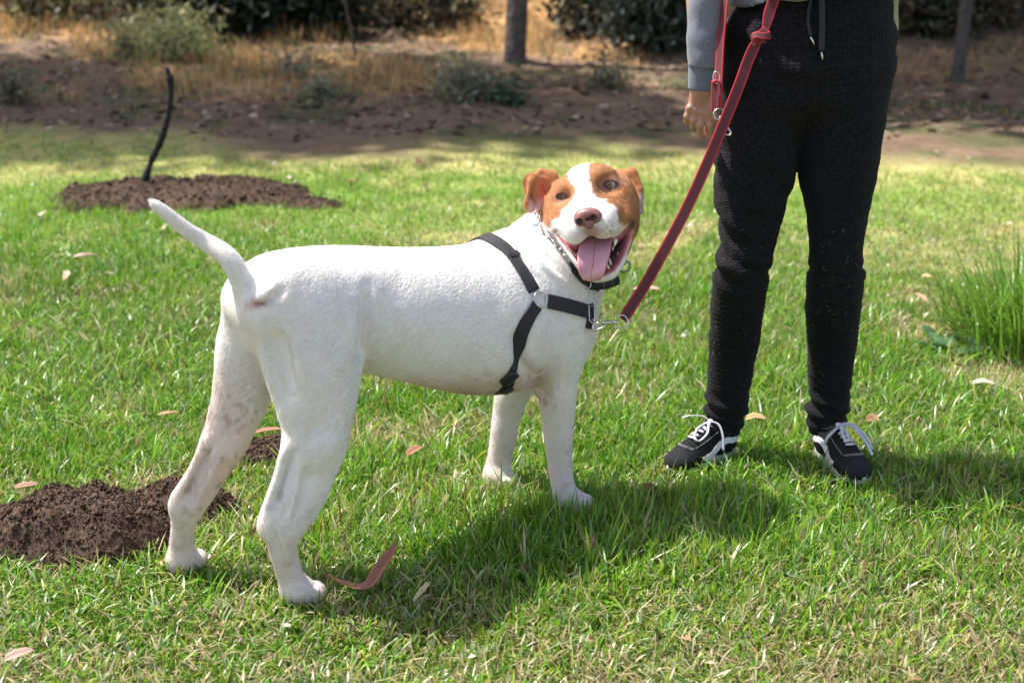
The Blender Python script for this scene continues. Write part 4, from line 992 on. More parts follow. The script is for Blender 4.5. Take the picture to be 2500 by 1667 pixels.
# ---- short coat: hairs lying along the body
def fur():
    Q = DQ; V = DV; N = vnormals(V, Q); T3 = np.vstack([Q[:, [0, 1, 2]], Q[:, [0, 2, 3]]])
    a = V[T3[:, 1]] - V[T3[:, 0]]; b = V[T3[:, 2]] - V[T3[:, 0]]; ar = np.linalg.norm(np.cross(a, b), axis=1)
    n = 330000; k = rng.choice(len(T3), n, p=ar / ar.sum()); u_ = rng.random(n); v_ = rng.random(n); fl = u_ + v_ > 1; u_[fl] = 1 - u_[fl]; v_[fl] = 1 - v_[fl]
    P = V[T3[k, 0]] + a[k] * u_[:, None] + b[k] * v_[:, None]; Nn = norm(N[T3[k, 0]] * (1 - u_ - v_)[:, None] + N[T3[k, 1]] * u_[:, None] + N[T3[k, 2]] * v_[:, None]); c = C[T3[k, 0]]
    cx, cy, cd = hview(P); hm_ = (cd > -11) & (cx > 150) & (cy < 1350) & (cx < 1400) & (cy > 100) & (cd < 12)
    hm_ &= (np.hypot(cx - 840, cy - 640) < 720) & (P[:, 2] > .44) & (P[:, 0] > .2)
    bad = hm_ & (MTH(cx, cy) < .0035) & (cy > 735); bad |= hm_ & (np.hypot((cx - 800), (cy - 670)) < 118) & (cd > 5)
    for (e_, r_, al, rr) in EYES: bad |= hm_ & (np.hypot((cx - e_[0]) / al[0], (cy - e_[1]) / al[1]) < 1.45)
    bad |= hm_ & (EARP(cx, cy) < 0) & (np.exp(-(((cx - 365) / 70) ** 2 + ((cy - 440) / 170) ** 2)) > .35)
    bad |= P[:, 2] < .008; bad |= (np.linalg.norm(P - LW(633, 741, 2.38), axis=1) < .008)
    g = ~bad; P = P[g]; Nn = Nn[g]; c = c[g]; hm_ = hm_[g]; cx = cx[g]; cy = cy[g]; cd = cd[g]; n = len(P)
    f = np.tile(np.array([-.75, 0, -.45]), (n, 1)); leg = (1 - sstep(.26, .38, P[:, 2]))[:, None]; f = f * (1 - leg) + np.array([-.10, 0, -1.0]) * leg
    tail = (P[:, 0] < -.36) & (P[:, 2] > .60); tdir = norm(LW(376, 497, 2.36) - LW(550, 622, 2.375)); f = np.where(tail[:, None], tdir, f)
    nz = hL(800, 600, 6); f = np.where(hm_[:, None], norm(P - nz), f); nk = (P[:, 0] > .22) & ~hm_ & (P[:, 2] > .42); f = np.where(nk[:, None], norm(np.array([-.6, 0, -.7])), f)
    w1 = np.stack([fbm3(P * 9 + q * 31, 2) - .5 for q in range(3)], -1) * 1.3; w2 = np.stack([fbm3(P * 55 + q * 17, 2) - .5 for q in range(3)], -1) * .4
    f = f + w1 + w2 + rng.normal(0, .10, (n, 3)); f = norm(f - Nn * (f * Nn).sum(1)[:, None])
    L_ = np.where(hm_, .0055, .0095) * rng.uniform(.6, 1.3, n); L_ = np.where(tail & (P[:, 0] < -.50), L_ * 2.2, L_); L_ = np.where(P[:, 2] < .30, L_ * .75, L_)
    lift = rng.uniform(.04, .14, n) + .2 * (rng.random(n) < .03)
    p0 = P - Nn * .0003; p1 = P + f * (L_ * .4)[:, None] + Nn * (L_ * .4 * lift * 1.2)[:, None]; p2 = P + f * (L_ * .98)[:, None] + Nn * (L_ * lift * .8)[:, None]
    pos = np.stack([p0, p1, p2], 1).reshape(-1, 3).astype(np.float32)
    hc = bpy.data.hair_curves.new('fur'); hc.add_curves([3] * n); hc.points.foreach_set('position', pos.ravel())
    hc.points.foreach_set('radius', np.tile(np.array([.00018, .00016, .00004], np.float32), n))
    ca = hc.attributes.new('col', 'FLOAT_COLOR', 'CURVE'); cc_ = np.ones((n, 4), np.float32); cc_[:, :3] = (c * rng.uniform(.95, 1.12, (n, 1)) * (.98 + .12 * fbm3(P * 60, 2))[:, None]).clip(0, .90); ca.data.foreach_set('color', cc_.ravel())
    hc.materials.append(mat('fur', (.8, .77, .75), .5, attr='col', spec=.3, trans=.22))
    o = bpy.data.objects.new('fur', hc); COL.objects.link(o); o.parent = dog; o['kind'] = 'stuff'
fur()
# whiskers
m = MB()
for a, b, d_, dx, dy in ((1090, 700, 3, 90, 50), (1105, 730, 3, 70, 80), (1070, 760, 3.5, 60, 90), (560, 800, 3, -80, 40), (575, 830, 3, -60, 60), (950, 1280, 2.5, 10, 70), (1020, 1262, 2, 30, 60), (1240, 700, -2, 90, 60)):
    m.tube(catmull([hL(a, b, d_), hL(a + dx * .5, b + dy * .3, d_ + 1), hL(a + dx, b + dy, d_ + .8)], 8), np.linspace(.00035, .0001, 8), 4)
o = m.build('whiskers', mat('whisker', (.7, .65, .6), .4), dog); o['kind'] = 'stuff'
# ================================================================== harness, collars, leash
M_WEB = mat('black_webbing', (.018, .018, .022), .75, bump=(260, .5, .001), noise=(60, .25))
M_STEEL = mat('steel', (.62, .60, .56), .22, metal=1.0)
M_PLASTIC = mat('black_plastic', (.02, .02, .024), .35)
def snap(u, v, off=.002):
    """where the ray of a photograph point meets the dog: world point, world normal"""
    o = toL(CAM[None])[0]; p = toL(WD(u, v, 3.0)[None])[0]; d = norm(p - o)
    h = DOG_T.ray_cast(Vector(o), Vector(d))
    if h[0] is None:
        h = DOG_T.find_nearest(Vector(o + d * 2.95))
    nrm = np.array(h[1]);  nrm = nrm if nrm @ d < 0 else -nrm
    return np.array(h[0]) + nrm * off, nrm
def lay(P, off=.0038, sm=3):
    """lays a path (dog frame) on the coat"""
    P = np.asarray(P, float)
    for k in range(sm):
        Q = []; Nn = []
        for p in P:
            h = DOG_T.find_nearest(Vector(p)); nn = np.array(h[1]); c = np.array(h[0])
            if (p - c) @ nn < 0 and np.linalg.norm(p - c) > .03: nn = nn
            Q.append(c + nn * off); Nn.append(nn)
        Q = np.array(Q); Nn = np.array(Nn)
        for j in range(2):
            Q[1:-1] = Q[1:-1] * .5 + (Q[2:] + Q[:-2]) * .25; Nn[1:-1] = norm(Nn[1:-1] * .4 + (Nn[2:] + Nn[:-2]) * .3)
        P = Q
    return P, norm(Nn)
def mirror(P): Q = np.array(P, float).copy(); Q[:, 1] *= -1; return Q[::-1]
harness = empty('harness', toW(np.array([.12, 0, .55])), 0, 'black webbing harness strapped round the dog\'s shoulders and chest', 'harness')
fh = frame_inv(harness)
def strap(px, w, name='strap', far=True, th=.003, parent=harness, f=None, n=26, widths=None, label=None):
    q = catmull(px, n); near = np.array([snap(a, b)[0] for a, b in q])
    P = np.vstack([mirror(near), near]) if far == 'start' else (np.vstack([near, mirror(near)]) if far == 'end' else near)
    P, Nn = lay(P)
    m = MB(); Wd = w if widths is None else np.interp(np.linspace(0, 1, len(P)), *widths)
    m.ribbon(toW(P), Nn @ _R.T, Wd, th, xs=(-1, -.8, 0, .8, 1))
    o = m.build(name, M_WEB, parent, tf=f or fh)
    if label: o['label'] = label
    return P, Nn
pb, nb = strap([(1213, 594), (1238, 612), (1257, 638), (1280, 672), (1302, 712)], .027, far='start')
pc, nc_ = strap([(1336, 736), (1365, 742), (1400, 751), (1430, 760), (1443, 766)], .028, far='end')
pg, ng = strap([(1308, 746), (1290, 772), (1274, 807), (1266, 839), (1261, 871), (1247, 903), (1240, 935), (1234, 958)], .026, far='end', widths=([0, .2, .30, .38, .5, .62, .7, .8, 1], [.026, .027, .014, .022, .026, .022, .014, .027, .026]))
# ring joining the three straps
rc, rn = snap(1317, 732, .004); rc = toW(rc); rn = rn @ _R.T
def circle(c, nrm, r, k=28, ry=None):
    nrm = norm(nrm); a = norm(np.cross(nrm, [0, 0, 1.0])); b = np.cross(nrm, a); t = np.linspace(0, 2 * np.pi, k, endpoint=False)[:, None]
    return c + a * np.cos(t) * r + b * np.sin(t) * (ry or r)
m = MB(); m.tube(circle(rc, rn, .0155), .0018, 8, closed=True); m.build('ring', M_STEEL, harness, tf=fh)
# strap slide on the shoulder, slide at the chest, side-release buckle low on the ribs
def on(u, v, off=.004):
    p, nn = snap(u, v, off); return toW(p), nn @ _R.T
def plate(u, v, du, dv, w, h, th, name, mt, off=.004, k=0):
    c, nn = on(u, v, off); c2 = WD(u + du, v + dv, depth(c)); t = norm(c2 - c - nn * ((c2 - c) @ nn)); s_ = np.cross(nn, t)
    m = MB(); m.box(c, (h / 2, w / 2, th / 2), np.stack([t, s_, nn])); o = m.build(name, mt, harness, smooth=False, tf=fh)
    bv = o.modifiers.new('edge', 'BEVEL'); bv.width = .0012; bv.segments = 2
    return c, t, s_, nn
plate(1251, 625, 12, 20, .032, .013, .005, 'strap_slide', M_PLASTIC, .005)
plate(1240, 918, -6, 30, .024, .034, .009, 'buckle', M_PLASTIC, .007)
plate(1236, 947, -6, 30, .020, .022, .007, 'buckle', M_PLASTIC, .006)
DCH = depth(on(1438, 765)[0]) - .004
def CH(u, v, d=0.0): return WD(u, v, DCH - d)
m = MB(); m.tube(np.array([CH(1438, 747, .004), CH(1439, 783, .004), CH(1452, 787, 0), CH(1452, 749, 0)]), .0013, 8, closed=True); m.build('strap_slide', M_STEEL, harness, tf=fh)
m = MB(); m.tube(np.array([CH(1441, 783), CH(1446, 790), CH(1452, 793), CH(1456, 786), CH(1451, 779)]), .0014, 8, closed=True); m.build('ring', M_STEEL, harness, tf=fh)
P_, N_ = lay(np.array([toL(CH(1447, 747)), toL(CH(1449, 765)), toL(CH(1447, 788)), toL(CH(1440, 803))])[:, :], .005, 1)
m = MB(); m.ribbon(toW(catmull(P_, 12)), np.repeat(norm(CAM - CH(1449, 770) + np.array([1.2, 0, 0]))[None], 12, 0), .014, .004); m.build('strap', M_WEB, harness, tf=fh)

# ---- chain collar
AX0 = np.array(toL(W(1320, 705, 2.84))); AX1 = hL(860, 690, -17); AXD = norm(AX1 - AX0)
def refl(P): q = AX0 + ((P - AX0) @ AXD)[:, None] * AXD; return 2 * q - P
def neckloop(px, off, n=24):
    """a band round the neck: the part seen in front is laid on the coat, the rest swings round the neck's axis"""
    near = [snap(a, b, .003)[0] for a, b in catmull(px, n)]
    for i in range(1, n):                                  # stay on the neck, not on the jaw edge
        if np.linalg.norm(near[i] - near[i - 1]) > .03: near[i] = near[i - 1] + (near[i - 1] - near[i - 2])
    near = np.array(near); e1_ = norm(np.cross(AXD, [0, 0, 1.0])); e2_ = np.cross(AXD, e1_)
    def cyl(p): q = p - AX0; h = q @ AXD; return h, np.arctan2(q @ e2_, q @ e1_), np.linalg.norm(q - AXD * h)
    h1, a1, r1 = cyl(near[-1]); h0, a0, r0 = cyl(near[0]); hm_, am_, _ = cyl(near[n // 2])
    turn = (a0 - a1) % (2 * np.pi)
    if (am_ - a1) % (2 * np.pi) < turn: turn -= 2 * np.pi   # the way round that does not pass the front again
    t = np.linspace(0, 1, 40)[1:-1, None]; ang = a1 + turn * t; hh = h1 + (h0 - h1) * t + .055 * np.sqrt(np.sin(np.pi * t)); rr = r1 + (r0 - r1) * t
    far = AX0 + AXD * hh + (e1_ * np.cos(ang) + e2_ * np.sin(ang)) * rr
    P, Nn = lay(np.vstack([near, far]), off, 2); return np.vstack([P, P[:1]]), np.vstack([Nn, Nn[:1]])
loop, ln = neckloop([(1322, 530), (1330, 558), (1346, 586), (1369, 613), (1394, 636)], .006)
collar = empty('chain_collar', toW(loop[0]), 0, 'silver chain collar with a black strap and tab under the dog\'s chin', 'dog collar')
fc = frame_inv(collar)
seg = np.linalg.norm(np.diff(loop, axis=0), axis=1); cum = np.concatenate([[0], np.cumsum(seg)]); nl = int(cum[-1] / .0135)
for i in range(nl):
    s0 = (i + .5) * cum[-1] / nl; p = np.array([np.interp(s0, cum, loop[:, k]) for k in range(3)]); p1 = np.array([np.interp(min(s0 + .006, cum[-1]), cum, loop[:, k]) for k in range(3)])
    nn = ln[int(np.argmin(np.linalg.norm(loop - p, axis=1)))]; t = norm(p1 - p); s_ = norm(np.cross(nn, t)); nn = np.cross(t, s_)
    if i % 2: s_, nn = norm(s_ * .75 + nn * .66), norm(nn * .75 - s_ * .66)
    a = np.linspace(0, 2 * np.pi, 14, endpoint=False)[:, None]
    C_ = p + t * np.cos(a) * .0095 + s_ * np.sin(a) * .0058 + nn * .0015
    m = MB(); m.tube(toW(C_), .0017, 6, closed=True); m.build('link', M_STEEL, collar, tf=fc)
# ---- black strap piece of the collar, under the chin
coll, fs = collar, fc
cs = catmull(np.array([snap(q0, q1, .004)[0] for q0, q1 in ((1396, 640), (1408, 662), (1424, 682), (1442, 696), (1456, 702))]), 20); cs, cn2 = lay(cs, .005, 2)
m = MB(); m.ribbon(toW(cs), cn2 @ _R.T, .018, .003, xs=(-1, 0, 1)); m.build('strap', M_WEB, coll, tf=fs)
DT = HD + .035
tabp = catmull([(1425, 692, 0), (1452, 695, .01), (1478, 693, .012), (1500, 686, .008), (1511, 681, .004)], 16)
tp = np.array([WD(a, b, DT - c) for a, b, c in tabp])
m = MB(); m.ribbon(tp, np.repeat(norm(CAM - tp[5] + np.array([0, 0, -.6]))[None], 16, 0), np.interp(np.linspace(0, 1, 16), [0, .9, 1], [.021, .021, .012]), .003); m.build('tab', M_WEB, coll, tf=fs)
m = MB(); m.tube(np.array([WD(1430 + 13 * math.cos(t), 692 + 15 * math.sin(t), DT - .014) for t in np.linspace(0, 6.28, 20, endpoint=False)]), .0014, 8, closed=True); m.build('ring', M_STEEL, coll, tf=fs)
M_DARKSTEEL = mat('dark_steel', (.25, .27, .26), .2, metal=1.0)
DR = HD + .01
ringp = np.array([WD(1230 + a / 3.92, 360 + b / 3.92, DR + c) for a, b, c in catmull([(1115, 1100, .01), (1150, 1085, 0), (1195, 1100, 0), (1210, 1135, 0), (1190, 1175, 0), (1145, 1195, 0), (1105, 1180, .01)], 24)])
m = MB(); m.tube(ringp, .0022, 8)
m.ell(WD(1230 + 1145 / 3.92, 360 + 1105 / 3.92, DR), (.0055, .0055, .0055), c=(1, 1, 1)); m.build('ring', M_DARKSTEEL, coll, tf=fs)

# ---- leash
M_LEASH = mat('leash_webbing', (.3, .03, .03), .8, attr='col', bump=(700, .6, .0006))
def leash_col(x, q):
    return (.42, .018, .030) if abs(x) > .70 else (.095, .020, .026)
XS = (-1, -.86, -.72, -.69, 0, .69, .72, .86, 1)
leash = empty('leash', W(1857, 88, 2.90), 0, 'red leash with a dark centre stripe, knotted at the trousers and clipped to the harness', 'leash')
fl = frame_inv(leash)
LP = [(1521, 781, DCH), (1546, 741, DCH + .002), (1574, 697, DCH + .003), (1630, 597, DCH + .008), (1682, 497, DCH + .012), (1729, 393, DCH + .012), (1768, 300, DCH + .008), (1803, 213, DCH + .002), (1824, 155, DCH), (1840, 118, DCH - .004), (1848, 106, DCH - .006)]
Yk = None
q = catmull(np.array([(a, b, c * 100) for a, b, c in LP]), 70); lp = np.array([WD(a, b, c / 100) for a, b, c in q])
face = np.array([norm(CAM - p + np.array([.5, 0, 0])) for i, p in enumerate(lp)])
wl_ = np.interp(np.linspace(0, 1, 70), [0, .03, .9, .97, 1], [.016, .0225, .0225, .020, .012])
m = MB(); m.ribbon(lp, face, wl_, .0032, leash_col, XS); m.build('strap', M_LEASH, leash, tf=fl)
DK = DCH - .006
up = catmull(np.array([(1868, 74), (1872, 58), (1876, 40), (1882, 20), (1891, -4), (1903, -34), (1914, -62)]), 30)
lp2 = np.array([WD(a, b, DK + .004) for a, b in up])
m = MB(); m.ribbon(lp2, np.array([norm(CAM - p + np.array([.3, 0, 0])) for p in lp2]), np.interp(np.linspace(0, 1, 30), [0, .2, .4, 1], [.013, .019, .0225, .0225]), .0032, leash_col, XS); m.build('strap', M_LEASH, leash, tf=fl)
# knot: a wrap round the strap and a crossing turn
kn = MB()
def kpts(L, d=0): return np.array([WD(a, b, DK - c / 1000 - d) for a, b, c in L])
K1 = catmull(kpts([(1846, 108, 2), (1852, 94, 6), (1863, 80, 9), (1870, 70, 6)]), 14); kn.ribbon(K1, np.array([norm(CAM - p) for p in K1]), np.interp(np.linspace(0, 1, 14), [0, .6, 1], [.017, .019, .011]), .004, leash_col, XS)
K2 = catmull(kpts([(1838, 100, 2), (1838, 90, 9), (1847, 86, 13), (1862, 88, 14), (1874, 89, 11), (1879, 86, 2), (1870, 84, -8), (1850, 88, -8), (1840, 96, -4)]), 40)
T_ = tangents(K2); cc0 = K2.mean(0); kn.ribbon(K2, norm(K2 - cc0 + np.array([0, 0, .004])), .013, .0035, leash_col, XS)
K3 = catmull(kpts([(1840, 110, 3), (1842, 100, 9), (1850, 96, 12), (1858, 99, 8), (1862, 106, 3)]), 16); kn.ribbon(K3, norm(K3 - cc0), .010, .0035, leash_col, XS)
kn.build('knot', M_LEASH, leash, tf=fl)
# the other end, hanging by the hand
DE = depth(W(1750, 200, 2.95))
e1 = catmull([(1782, -50), (1770, -4), (1764, 50), (1760, 90), (1757, 140), (1755, 185), (1754, 215), (1752, 270)], 40); e1w = np.array([WD(a, b, DE) for a, b in e1])
m = MB(); m.ribbon(e1w, np.repeat(norm(np.array([-.75, -.6, .1]))[None], 40, 0), .021, .003, leash_col, XS); m.build('strap', M_LEASH, leash, tf=fl)
e2 = np.array([WD(a, b, DE - .010) for a, b in catmull([(1746, 201), (1744, 215), (1743, 240), (1744, 262), (1748, 273)], 16)])
m = MB(); m.ribbon(e2, np.repeat(norm(np.array([-.25, -1, .1]))[None], 16, 0), .013, .003, leash_col, XS)
m.tube(np.array([WD(1738, 203, DE - .012), WD(1746, 199, DE - .014), WD(1756, 201, DE - .008)]), .004, 8, c=(.45, .03, .045)); m.build('strap_end', M_LEASH, leash, tf=fl)
m = MB(); m.tube(np.array([WD(1749 + 8 * math.cos(t), 190 + 15 * math.sin(t), DE - .012) for t in np.linspace(0, 6.28, 22, endpoint=False)]), .0013, 8, closed=True); m.build('ring', M_STEEL, leash, tf=fl)
def clip(parent, f, pts, D, s=1.0, ang=0.0, o=(0, 0)):
    """bolt snap: barrel, hook, swivel, thumb stud; drawn along +x and turned by ang"""
    ca, sa = math.cos(ang), math.sin(ang)
    def T(x, y, d=0): return WD(o[0] + (x * ca - y * sa) * s, o[1] + (x * sa + y * ca) * s, D - d)
    m = MB()
    m.tube(np.array([T(8, 1), T(10, 1), T(34, 0), T(36, 0)]), np.array([.0030, .0038, .0038, .0030]) * s, 12)
    m.tube(np.array([T(-8, 2), T(10, 1)]), .0019 * s, 8)
    m.tube(catmull([T(16, 6), T(11, 13), T(0, 17), T(-8, 19), T(-14, 14), T(-12, 6), T(-6, 2)], 22), np.interp(np.linspace(0, 1, 22), [0, 1], [.0034, .0020]) * s, 8)
    m.tube(np.array([T(13, -3), T(13, -7)]), .0018 * s, 8); m.tube(np.array([T(8, -8), T(18, -8)]), .0022 * s, 8)
    m.ell(T(40, 0), (.0050 * s, .0050 * s, .0055 * s)); m.tube(np.array([T(44, 0), T(48, 0)]), .0042 * s, 10)
    m.tube(catmull([T(41, -4), T(41, -14), T(48, -16), T(62, -17), T(70, -8), T(72, 4), T(66, 12), T(58, 14), T(44, 14), T(41, 10), T(41, 4)], 34), .0018 * s, 8)
    m.build('clip', M_STEEL, parent, tf=f)
clip(leash, fl, None, DCH - .002, 1.0, 0.0, (1461, 787))
clip(leash, fl, None, DE - .012, .80, R(-105), (1768, 322))
# ================================================================== the person
PO = np.array([0.62, 3.08, 0.0])
person = empty('person', PO, 0, 'person in black quilted trousers, grey sweatshirt and black sneakers holding the leash', 'person')
fp = frame_inv(person)
def pw(u, v, Y): return W(u, v, Y) - PO
YB = 3.10
LEG = {
    'a': [(1046, 1724, 1808), (1000, 1722, 1821), (977, 1725, 1826), (901, 1728, 1838), (824, 1732, 1853), (748, 1736, 1864), (690, 1740, 1872), (645, 1748, 1880), (595, 1760, 1890), (530, 1755, 1906), (480, 1748, 1922), (430, 1743, 1934), (399, 1742, 1943), (330, 1748, 1952), (255, 1755, 1958), (190, 1758, 1957), (100, 1764, 1958)],
    'b': [(1040, 1972, 2064), (1000, 1969, 2068), (977, 1977, 2073), (901, 1973, 2081), (824, 1971, 2093), (748, 1968, 2101), (694, 1971, 2108), (660, 1975, 2108), (614, 1977, 2104), (537, 1971, 2115), (484, 1964, 2125), (430, 1954, 2137), (380, 1951, 2145), (287, 1947, 2159), (191, 1950, 2165), (96, 1955, 2158), (40, 1965, 2150)]}
def legY(v): return float(np.interp(v, [0, 350, 650, 850, 1050], [3.10, 3.08, 3.045, 3.09, 3.10]))
FP = Field(np.arange(-.22, .46, .0042), np.arange(-.20, .22, .0042), np.arange(.05, 1.10, .0042))
AXL = {}
for key, st_ in LEG.items():
    P = []; Rr = []
    for v, a, b in st_:
        p = W((a + b) / 2, v, legY(v)); P.append(p - PO); Rr.append((b - a) / 2 * sc(p))
    AXL[key] = (np.array(P), np.array(Rr))
    FP.chain(P, Rr, .02, 'add', (np.array([0, 1.0, 0]), .98))
hip = np.array([0.645, 3.11, 0]) - PO
for z_, rx, ry in ((.84, .160, .125), (.90, .176, .132), (.96, .174, .122), (1.02, .158, .110), (1.07, .150, .100)):
    FP.ell((hip[0] + .008, hip[1], z_), (rx, ry, .07), None, .03)
PV, PQ = FP.surface(); PV = relax(PV, PQ, 2)
m_ = PV[:, 2] < 1.12
# folds and the quilted relief
N_ = vnormals(PV, PQ)
axa = AXL['a'][0]; axb = AXL['b'][0]
def leg_uv(V):
    ca = np.stack([np.interp(V[:, 2], axa[:, 2], axa[:, k]) for k in (0, 1)], -1); cb = np.stack([np.interp(V[:, 2], axb[:, 2], axb[:, k]) for k in (0, 1)], -1)
    useb = V[:, 0] > (ca[:, 0] + cb[:, 0]) / 2; c = np.where(useb[:, None], cb, ca)
    ang = np.arctan2(V[:, 0] - c[:, 0], -(V[:, 1] - c[:, 1])); return ang, useb
ang, useb = leg_uv(PV); z_ = PV[:, 2]
d_ = np.zeros(len(PV))
no = fbm3(PV * 14, 3); no2 = fbm3(PV * 30 + 9, 2)
def ringfold(z0, w, amp, freq, ph, tilt=0.0): return amp * np.exp(-((z_ - z0) / w) ** 2) * np.sin((z_ + tilt * np.sin(ang + ph)) * freq + no * 5 + ph)
d_ += ringfold(.10, .05, .0042, 190, 0, .015) + ringfold(.135, .03, .003, 120, 1, .02)
d_ += np.where(useb, ringfold(.455, .018, .006, 150, 2, .008), ringfold(.465, .030, .006, 120, .5, .025) + ringfold(.55, .07, .004, 90, 1.5, .05))
d_ += np.where(~useb, .004 * np.sin(z_ * 60 + ang * 3.2 + no * 4) * np.exp(-((z_ - .72) / .18) ** 2), 0)
d_ += .004 * np.exp(-((z_ - .95) / .1) ** 2) * np.sin(ang * 7 + no * 6) * ~useb
d_ += (no - .5) * .006
d_ += .0011 * np.where(z_ > .45, np.sin(ang * .085 * 2 * np.pi / .0085 + (np.floor(z_ / .0068) % 2) * np.pi) * np.sin(z_ * 2 * np.pi / .0136), np.sin(z_ * 2 * np.pi / .0105 + no2 * 3) * .8) * sstep(.14, .2, z_)
PV = PV + N_ * d_[:, None]
pq = np.stack([ang * .085, z_, useb * 1.0], -1)
def trouser_mat():
    m = mat('trouser_knit', (.010, .009, .011), .85, spec=.16, sheen=.05); N = m.node_tree.nodes; L = m.node_tree.links; b = N['Principled BSDF']
    b.inputs['Sheen Tint'].default_value = (.8, .8, .9, 1)
    at = N.new('ShaderNodeAttribute'); at.attribute_name = 'pq'
    mp = N.new('ShaderNodeMapping'); mp.inputs['Scale'].default_value = (120, 165, 1); L.new(at.outputs['Vector'], mp.inputs[0])
    vo = N.new('ShaderNodeTexVoronoi'); vo.inputs['Scale'].default_value = 1; vo.inputs['Randomness'].default_value = .55; L.new(mp.outputs[0], vo.inputs['Vector'])
    bp = N.new('ShaderNodeBump'); bp.invert = True; bp.inputs['Strength'].default_value = .9; bp.inputs['Distance'].default_value = .0022
    L.new(vo.outputs['Distance'], bp.inputs['Height']); L.new(bp.outputs[0], b.inputs['Normal'])
    mr = N.new('ShaderNodeMapRange'); mr.inputs[1].default_value = 0; mr.inputs[2].default_value = .7; mr.inputs[3].default_value = 1.9; mr.inputs[4].default_value = .4; L.new(vo.outputs['Distance'], mr.inputs[0])
    sv = N.new('ShaderNodeVectorMath'); sv.operation = 'SCALE'; sv.inputs[0].default_value = (.0095, .0085, .0100); L.new(mr.outputs[0], sv.inputs['Scale']); L.new(sv.outputs[0], b.inputs['Base Color'])
    return m
M_TR = trouser_mat()
mesh('trousers', PV, PQ, M_TR, person, attrs={'pq': pq})
# white dog hairs caught on the trouser legs
PT = BVHTree.FromPolygons([tuple(p) for p in PV], [tuple(q) for q in PQ.tolist()])
def psnap(u, v, off=.001):
    o = CAM - PO; d = norm(W(u, v, 3.0) - CAM); h = PT.ray_cast(Vector(o), Vector(d))
    if h[0] is None: return None
    nn = np.array(h[1]); nn = nn if nn @ d < 0 else -nn
    return np.array(h[0]) + nn * off, nn
hb = MB()
for i in range(60):
    u = rng.uniform(1975, 2095) if rng.random() < .65 else rng.uniform(1735, 1860); v = rng.uniform(560, 960)
    q = psnap(u, v, .0016)
    if q is None: continue
    p, nn = q; t = norm(np.cross(nn, rng.normal(size=3))); L_ = rng.uniform(.003, .007); b_ = np.cross(nn, t)
    hb.ribbon(catmull([p - t * L_, p + b_ * rng.uniform(-.003, .003), p + t * L_], 5), np.repeat(nn[None], 5, 0), .0004, .0002)
hh_ = hb.build('clinging_hair', mat('white_hair', (.22, .22, .22), .5), person); hh_['kind'] = 'stuff'
# drawstring cords with metal tips
M_CORD = mat('cord', (.022, .022, .028), .8, bump=(600, .5, .0006)); M_TIP = mat('metal_tip', (.7, .7, .66), .2, metal=1)
def cord(px, w, tipp):
    P = []
    for a, b in catmull(px, 16):
        q = psnap(a, b, .005) or (pw(a, b, 2.97), np.array([0, -1, .2])); P.append(q[0])
    P = np.array(P); P[:, 1] = np.minimum(P[:, 1], P[:, 1].mean() + .006)
    m = MB(); m.ribbon(P, np.repeat(np.array([[0, -1, .25]]), 16, 0), w, .003, xs=(-1, 0, 1)); m.build('drawstring', M_CORD, person)
    Q = [psnap(a, b, .006) for a, b in tipp]; m = MB(); m.tube(np.array([q[0] for q in Q]), .0022, 8); m.build('cord_tip', M_TIP, person)
cord([(2006, -14), (2007, 40), (2004, 90), (2004, 124)], .0125, [(2004, 128), (2005, 147)])
cord([(1982, -14), (1976, 25), (1974, 60), (1977, 90)], .006, [(1979, 92), (1984, 110)])

# ---- sweatshirt
def clothmat(name, base, amt=.25):
    m = mat(name, base, .9, spec=.2, sheen=.2, bump=(900, .5, .0008), noise=(420, amt)); return m
M_GREY = clothmat('grey_marl', (.150, .165, .200), .38)
SHX = .65 - PO[0]; YS = 3.11 - PO[1]
FS = Field(np.arange(-.27, .36, .006), np.arange(-.22, .20, .006), np.arange(.94, 1.52, .006))
for z0, rx, ry in ((1.00, .192, .142), (1.06, .186, .132), (1.14, .180, .125), (1.22, .185, .125), (1.30, .195, .122), (1.38, .185, .105)):
    FS.ell((SHX, YS, z0), (rx, ry, .08), None, .03)
FS.cone((SHX - .14, YS, 1.40), (SHX + .14, YS, 1.40), .06, .06, .04)
hemL = pw(1789, 32, 2.955); hemR = pw(1981, -1, 2.955); sl_ = (hemR[2] - hemL[2]) / (hemR[0] - hemL[0])
FS.custom((-1, -1, .8), (1, 1, 1.3), lambda P: (P[:, 2] - (hemL[2] + (P[:, 0] - hemL[0]) * sl_) - .004 * np.sin(P[:, 0] * 60)) * .95, 0, 'sub')
wrist = pw(1711, 222, 3.02); cuffT = pw(1716, 156, 3.02); slv = pw(1722, 0, 3.03)
FS.custom((-1, -1, 1.45), (1, 1, 1.6), lambda P: 1.47 - P[:, 2], 0, 'sub')
SV, SQ = FS.surface(); SV = relax(SV, SQ, 2); no = fbm3(SV * 9, 3); SV = SV + vnormals(SV, SQ) * ((no - .5) * .014)[:, None]
mesh('sweatshirt', SV, SQ, M_GREY, person)
elbR = np.array([slv[0] - .004, .03, 1.12]); shR = np.array([SHX - .185, YS, 1.40])
def sleeve(P, Rr, name):
    P = catmull(P, 60); Rr = np.interp(np.linspace(0, 1, 60), np.linspace(0, 1, len(Rr)), Rr)
    m = MB(); m.tube(P, Rr, 40); V = np.vstack(m.V); c = P[np.minimum(np.arange(len(V)) // 40, 59)]
    dz = (fbm3(V * 22 + 5, 3) - .5) * .016; V = V + norm(V - c) * dz[:, None]; m.V = [V]
    return m.build(name, M_GREY, person)
rs = 44 * sc(W(1722, 60, 3.03))
sleeve([cuffT + [0, 0, -.004], cuffT + [0.001, 0, .02], slv, elbR, (elbR + shR) / 2 + [-.01, 0, 0], shR], [.0335, rs * .98, rs, rs * 1.05, rs * 1.2, rs * 1.5], 'sleeve')
